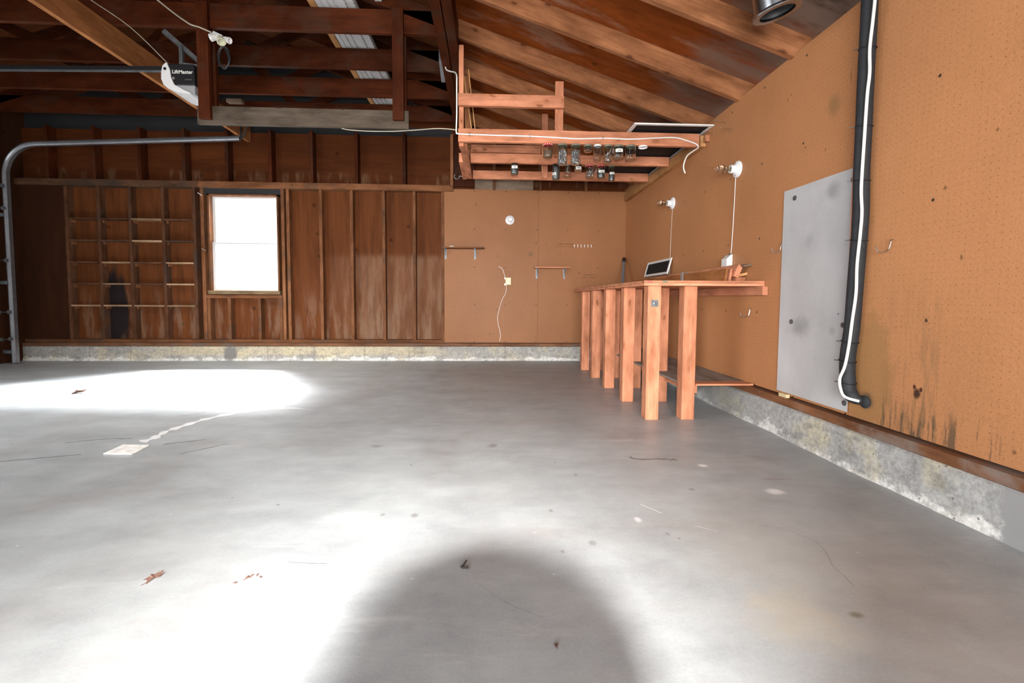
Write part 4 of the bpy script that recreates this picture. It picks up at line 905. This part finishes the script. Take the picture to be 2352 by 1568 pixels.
gd = thing('garage_door', (-5.79, 4.0, 0), 'white sectional garage door panels edge-on at the far left', 'garage door')
for k in range(4):
    link('panel', bx(-5.835, -5.79, 2.25, 5.735, .01+k*.61, .615+k*.61), M_WHITE, gd, bev=.004)
for z in (.30, .62, 1.23, 1.84, 2.10):
    m = MB(); m.lathe([(.022, 0), (.022, .012), (.008, .014)], (-5.705, 5.80, z), (0, 1, 0), 16).tube([(-5.705, 5.805, z), (-5.705, 5.66, z)], .006, 8).box(-5.79, -5.70, 5.64, 5.72, z-.02, z+.02)
    link('roller', m, M_DGALV, gd)
# ------------------------------------------------------------------ things stored on the trusses
t = thing('siding_bundle', (-1.23, 4.6, 3.146), 'stack of long white vinyl siding panels laid across the truss chords', 'siding')
m = MB(); prof = [(-1.388, 3.150), (-1.352, 3.150), (-1.350, 3.160), (-1.300, 3.150), (-1.298, 3.162), (-1.250, 3.150), (-1.248, 3.162), (-1.200, 3.150), (-1.155, 3.150), (-1.150, 3.160), (-1.085, 3.154), (-1.085, 3.20), (-1.388, 3.20)]
m.prism([(x, 3.2, z) for x, z in prof], (0, 2.85, 0)); link('panel', m, M_VINYL, t)
m = MB()
for k in range(60): m.box(-1.158, -1.152, 3.25+k*.046, 3.275+k*.046, 3.1475, 3.1495); m.box(-1.092, -1.088, 3.25+k*.046, 3.275+k*.046, 3.1525, 3.154)
link('nail_slots', m, M_DGALV, t)
tag(link('siding_offcuts', MB().prism([(-1.11, 2.9, 3.205), (-.88, 2.9, 3.205), (-.88, 3.96, 3.205), (-.935, 3.96, 3.205), (-.935, 3.94, 3.205), (-.99, 3.94, 3.205), (-.99, 3.91, 3.205), (-1.11, 3.91, 3.205)], (0, 0, .02)), M_VINYL), 'shorter white siding pieces with stepped ends, overlapping the long stack', 'siding')
tag(link('wood_strip', bx(-1.447, -1.392, 3.2, 6.05, 3.147, 3.185), TAN['Y'], bev=.001), 'yellowish wood strip laid along the left edge of the siding stack', 'board')
tag(link('wood_offcut', bx(-3.10, -2.93, 5.76, 5.828, 3.10, 3.14), M_PALEB, bev=.001), 'small pale wood block fixed on the rearmost truss above the grey board', 'wood block')
tag(link('steel_gusset', MB().prism([(-.462, 4.30, 2.93), (-.462, 4.53, 2.84), (-.462, 4.53, 3.08), (-.462, 4.30, 3.12)], (.035, 0, 0)), M_GALV), 'flat grey steel plate on the dark beam above the rack', 'bracket')
# ------------------------------------------------------------------ cables overhead
tag(link('ceiling_cable', MB().tube(spline([(-2.62, 3.90, 3.14), (-2.48, 3.90, 3.03), (-2.37, 3.90, 2.955), (-2.335, 3.90, 2.94), (-2.28, 3.90, 2.925), (-2.20, 3.91, 2.895)], 5), .006, 8), M_CABLEG, None, True), 'tan cable dropping from the upper left to the bulb fitting', 'cable')
t = thing('light_socket', (-2.16, 3.94, 2.80), 'two-way white light socket fitting at the cable end beside the hanger post', 'light fitting')
link('adapter', MB().bar((-2.20, 3.93, 2.885), (-2.13, 3.93, 2.855), .045, .055), M_VINYL, t, bev=.004)
link('socket', MB().lathe([(.024, 0), (.030, .05), (.026, .052), (.02, .02), (0, .02)], (-2.17, 3.925, 2.875), (-.7, -.5, -.5), 8), M_WHITE, t)
link('socket', MB().lathe([(.024, 0), (.034, .055), (.030, .057), (.02, .02), (0, .02)], (-2.145, 3.925, 2.865), (.4, -.4, -.8), 8), plain('yellowed_white', (.70, .70, .52), .35), t)
link('socket', MB().lathe([(.020, 0), (.026, .05), (.022, .052), (0, .02)], (-2.115, 3.935, 2.862), (.9, -.2, -.35), 8), M_WHITE, t)
pts = [(-2.13+.06*math.cos(a)*(.6+.1*k), 3.945, 2.72-.085*math.sin(a)+.004*k) for k in range(3) for a in [2*math.pi*i/14 for i in range(14)]]
tag(link('coiled_cord', MB().tube([(-2.14, 3.94, 2.85)] + pts, .005, 7), M_BLACK, None, True), 'coiled black cord hanging below the white socket fitting', 'cord')
tag(link('beam_cable', MB().tube(spline([(-.389, 4.16, 2.815), (-.388, 4.15, 2.795), (-.376, 4.13, 2.765), (-.334, 4.06, 2.720), (-.294, 3.96, 2.668), (-.273, 3.875, 2.600), (-.272, 3.866, 2.52), (-.272, 3.866, 2.30), (-.276, 3.866, 2.16), (-.262, 3.863, 2.143), (-.20, 3.866, 2.140), (.05, 3.866, 2.137), (.35, 3.866, 2.135), (.60, 3.866, 2.127), (.72, 3.866, 2.124), (.95, 3.866, 2.133), (1.15, 3.866, 2.130), (1.35, 3.866, 2.143), (1.52, 3.864, 2.150), (1.62, 3.862, 2.128), (1.70, 3.858, 2.10), (1.715, 3.85, 2.07), (1.66, 3.82, 2.03), (1.60, 3.80, 1.98), (1.575, 3.80, 1.90), (1.59, 3.80, 1.845)], 6), .0055, 8), M_CABLEW, None, True), 'white cable stapled along the front rack rail, end drooping by the wall', 'cable')
for x in (-.17, .32, .92): tag(link('cable_staple', bx(x-.0015, x+.0015, 3.857, 3.8745, 2.125, 2.148), M_DGALV), 'small staple over the white cable on the rack rail, %s' % {-.17: 'leftmost', .32: 'middle one', .92: 'rightmost'}[x], 'staple', 'cable staples on the rack rail')
tag(link('frame_cable', MB().tube(spline([(-1.22, 3.97, 2.200), (-1.16, 3.99, 2.196), (-1.0, 4.02, 2.200), (-.8, 4.0, 2.197), (-.62, 3.97, 2.20), (-.45, 3.93, 2.202), (-.34, 3.90, 2.190), (-.275, 3.868, 2.172)], 5), .004, 7), M_CABLEG, None, True), 'thin pale cable strung from the grey board across to the jar rack', 'cable')
tag(link('ceiling_wire', MB().tube(spline([(-2.955, 3.0, 3.01), (-2.955, 3.6, 2.995), (-2.85, 3.95, 2.94), (-2.66, 4.10, 2.73)], 5), .003, 6), M_CABLEG), 'thin wire running beside the tie board down to the opener', 'cable')
tag(link('rear_hook', MB().tube(spline([(-.30, 5.19, 2.135), (-.33, 5.2, 2.15), (-.345, 5.2, 2.125), (-.37, 5.2, 2.115), (-.392, 5.2, 2.135), (-.388, 5.2, 2.165)], 4), .004, 7), M_GALV, None, True), 'grey open hook at the rear left corner of the jar rack', 'hook')
for (x, z) in ((-3.64, 2.10), (-3.615, 1.41)):
    tag(link('nail', MB().tube([(x-.015, 6.09, z+.015), (x+.015, 6.128, z-.012)], .0035, 6), M_CHROME), 'bent nail at the window stud, %s one' % ('upper' if z > 2 else 'lower'), 'nail', 'bent nails beside the window')

# ------------------------------------------------------------------ floor litter
def flat(pts, z=.003, th=.0012):
    return MB().prism([(x, y, z) for x, y in pts], (0, 0, th))
tag(link('floor_plate', flat([(-1.985, 2.452), (-1.835, 2.44), (-1.855, 2.592), (-2.0, 2.60)], .001, .006), plain('scuffed_white_plate', (.78, .77, .74), .5, 0, .2, 30), bev=.002), 'square white plate let into the concrete floor at left', 'plate')
def leaf(x, y, s, rot, lab, pts=None):
    m = MB(); base = pts or [(0, 0), (.35, .18), (.5, .45), (.75, .30), (1, .55), (.7, .62), (.85, .95), (.45, .78), (.15, 1.0), (.2, .6), (-.2, .62), (.05, .35)]
    c, sn = math.cos(rot), math.sin(rot); top = []; bot = []
    for i, (u, v) in enumerate(base):
        X = x+s*(u*c-v*sn); Y = y+s*(u*sn+v*c); z = .004+s*.28*abs(math.sin(i*1.9)); top.append(m.bm.verts.new((X, Y, z+.001))); bot.append(m.bm.verts.new((X, Y, z)))
    cx = sum(v.co.x for v in top)/len(top); cy = sum(v.co.y for v in top)/len(top)
    a = m.bm.verts.new((cx, cy, .006)); b = m.bm.verts.new((cx, cy, .005)); n = len(top)
    for i in range(n):
        j = (i+1) % n; m.bm.faces.new((top[i], top[j], a)); m.bm.faces.new((bot[j], bot[i], b)); m.bm.faces.new((top[i], bot[i], bot[j], top[j]))
    m.tube([(cx, cy, .006), (x-s*.25, y-s*.1, .004)], .0009, 5)
    tag(link('dry_leaf', m, M_LEAF), lab, 'leaf', 'dry leaves on the floor')
leaf(-3.47, 4.00, .085, .3, 'curled dry leaf on the bright floor at far left')
leaf(-.965, 1.315, .042, .5, 'reddish dry leaf on the floor at lower left')
leaf(.160, 1.030, .013, .9, 'tiny brown leaf scrap on the floor near the camera')
for i, (x, y, s) in enumerate(((-.700, 1.328, .016), (-.672, 1.345, .008), (-.655, 1.338, .008), (-.715, 1.318, .010), (-.69, 1.352, .006))):
    leaf(x, y, s, i*1.1, 'crumb of crushed leaf, %s of the little cluster right of the reddish leaf' % ('largest', 'upper middle', 'rightmost', 'leftmost', 'topmost')[i])
m = MB().tube([(-.070, 1.402, .004), (-.078, 1.374, .005), (-.083, 1.366, .004)], .0022, 6).tube([(-.085, 1.372, .004), (-.078, 1.364, .004), (-.062, 1.362, .004)], .003, 6)
tag(link('twig', m, M_TWIG), 'small black twig on the floor in the shadow near the camera', 'twig')
# cracks, smears and a strip of old residue are part of the slab's surface
fp = bpy.data.objects['floor']
pts = [(-1.945, 2.66), (-1.93, 2.75), (-1.95, 2.86), (-1.93, 2.98), (-1.90, 3.12), (-1.83, 3.26), (-1.72, 3.38), (-1.6, 3.44), (-1.45, 3.46), (-1.28, 3.40)]
m = MB(); L = []; Rr = []
for i, p in enumerate(spline([(x, y, 0) for x, y in pts], 6)):
    w = .022 + .012*math.sin(i*1.3) + random.uniform(-.007, .007); L.append(m.bm.verts.new((p.x-w, p.y+w*.6, .0012))); Rr.append(m.bm.verts.new((p.x+w, p.y-w*.6, .0012)))
for i in range(len(L)-1): m.bm.faces.new((L[i], Rr[i], Rr[i+1], L[i+1]))
link('residue_strip', m, M_PALEMARK, fp)
M_CRACK = plain('hairline_crack', (0.20, 0.195, 0.19), 0.6, 0, 0.2, 20)
def crack(pts, w=.0016, mat=M_DARKMARK):
    m = MB(); L = []; Rr = []
    P_ = spline([(x, y, 0) for x, y in pts], 5)
    for i, p in enumerate(P_):
        d = (P_[min(i+1, len(P_)-1)]-P_[max(i-1, 0)]).normalized(); n = Vector((-d.y, d.x, 0))*w*random.uniform(.5, 1.2); q = p + n*random.uniform(-1.5, 1.5)
        L.append(m.bm.verts.new((q.x+n.x, q.y+n.y, .0010))); Rr.append(m.bm.verts.new((q.x-n.x, q.y-n.y, .0010)))
    for i in range(len(L)-1): m.bm.faces.new((L[i], Rr[i], Rr[i+1], L[i+1]))
    link('crack', m, mat, fp)
crack([(.98, 1.60), (1.05, 1.565), (1.10, 1.47), (1.075, 1.38), (1.055, 1.34), (1.05, 1.29), (1.04, 1.235)], .0007, M_CRACK)
crack([(1.50, 2.05), (1.62, 1.86), (1.70, 1.68), (1.74, 1.55)], .0008, M_CRACK)
crack([(-.04, 1.30), (.05, 1.20), (.14, 1.14)], .0005, M_CRACK)
crack([(.72, 2.33), (.76, 2.305), (.83, 2.30), (.90, 2.295), (.95, 2.28)], .006)
crack([(.60, 1.78), (.66, 1.70)], .002, M_PALEMARK); crack([(.74, 1.60), (.80, 1.56)], .0015, M_PALEMARK)
crack([(-.62, 1.42), (-.54, 1.41), (-.49, 1.405)], .0014); crack([(-2.35, 2.66), (-2.2, 2.72), (-2.05, 2.73)], .003)
crack([(-1.80, 2.62), (-1.70, 2.66), (-1.62, 2.70)], .004); crack([(-2.6, 2.28), (-2.4, 2.36), (-2.1, 2.46)], .003)
crack([(-2.1, 3.25), (-2.0, 3.35)], .003); crack([(-1.6, 2.45), (-1.45, 2.62)], .003)

# ------------------------------------------------------------------ the photographer's camera on a stand, just behind the viewpoint
pc = thing('photo_camera', (0, -.12, 0), 'black camera with raised flash on a stand where the photograph was taken', 'camera')
def camlink(nm, m, mat, sm=False):
    bmesh.ops.transform(m.bm, matrix=CAMM @ Matrix(((1, 0, 0, 0), (0, 0, 1, 0), (0, -1, 0, 0), (0, 0, 0, 1))), verts=m.bm.verts); return link(nm, m, mat, pc, sm)
camlink('lens', MB().lathe([(0, -.118), (.034, -.118), (.034, -.06), (.038, -.04), (.038, -.003), (.035, -.003), (.035, -.012), (0, -.012)], (0, 0, 0), (0, 1, 0), 48, False), M_BLACK, True)
camlink('body', bx(-.068, .068, -.185, -.1185, -.055, .050), M_BLACK)
camlink('flash_head', bx(-.030, .034, -.165, -.1215, .080, .106), M_BLACK)
camlink('flash_arm', bx(-.020, .024, -.175, -.150, .050, .080), M_BLACK)
link('stand', MB().tube([(0, -.15, .0), (0, -.15, H-.05)], .012, 12).lathe([(.09, 0), (.09, .012), (.02, .02)], (0, -.15, 0), (0, 0, 1), 24), M_BLACK, pc)
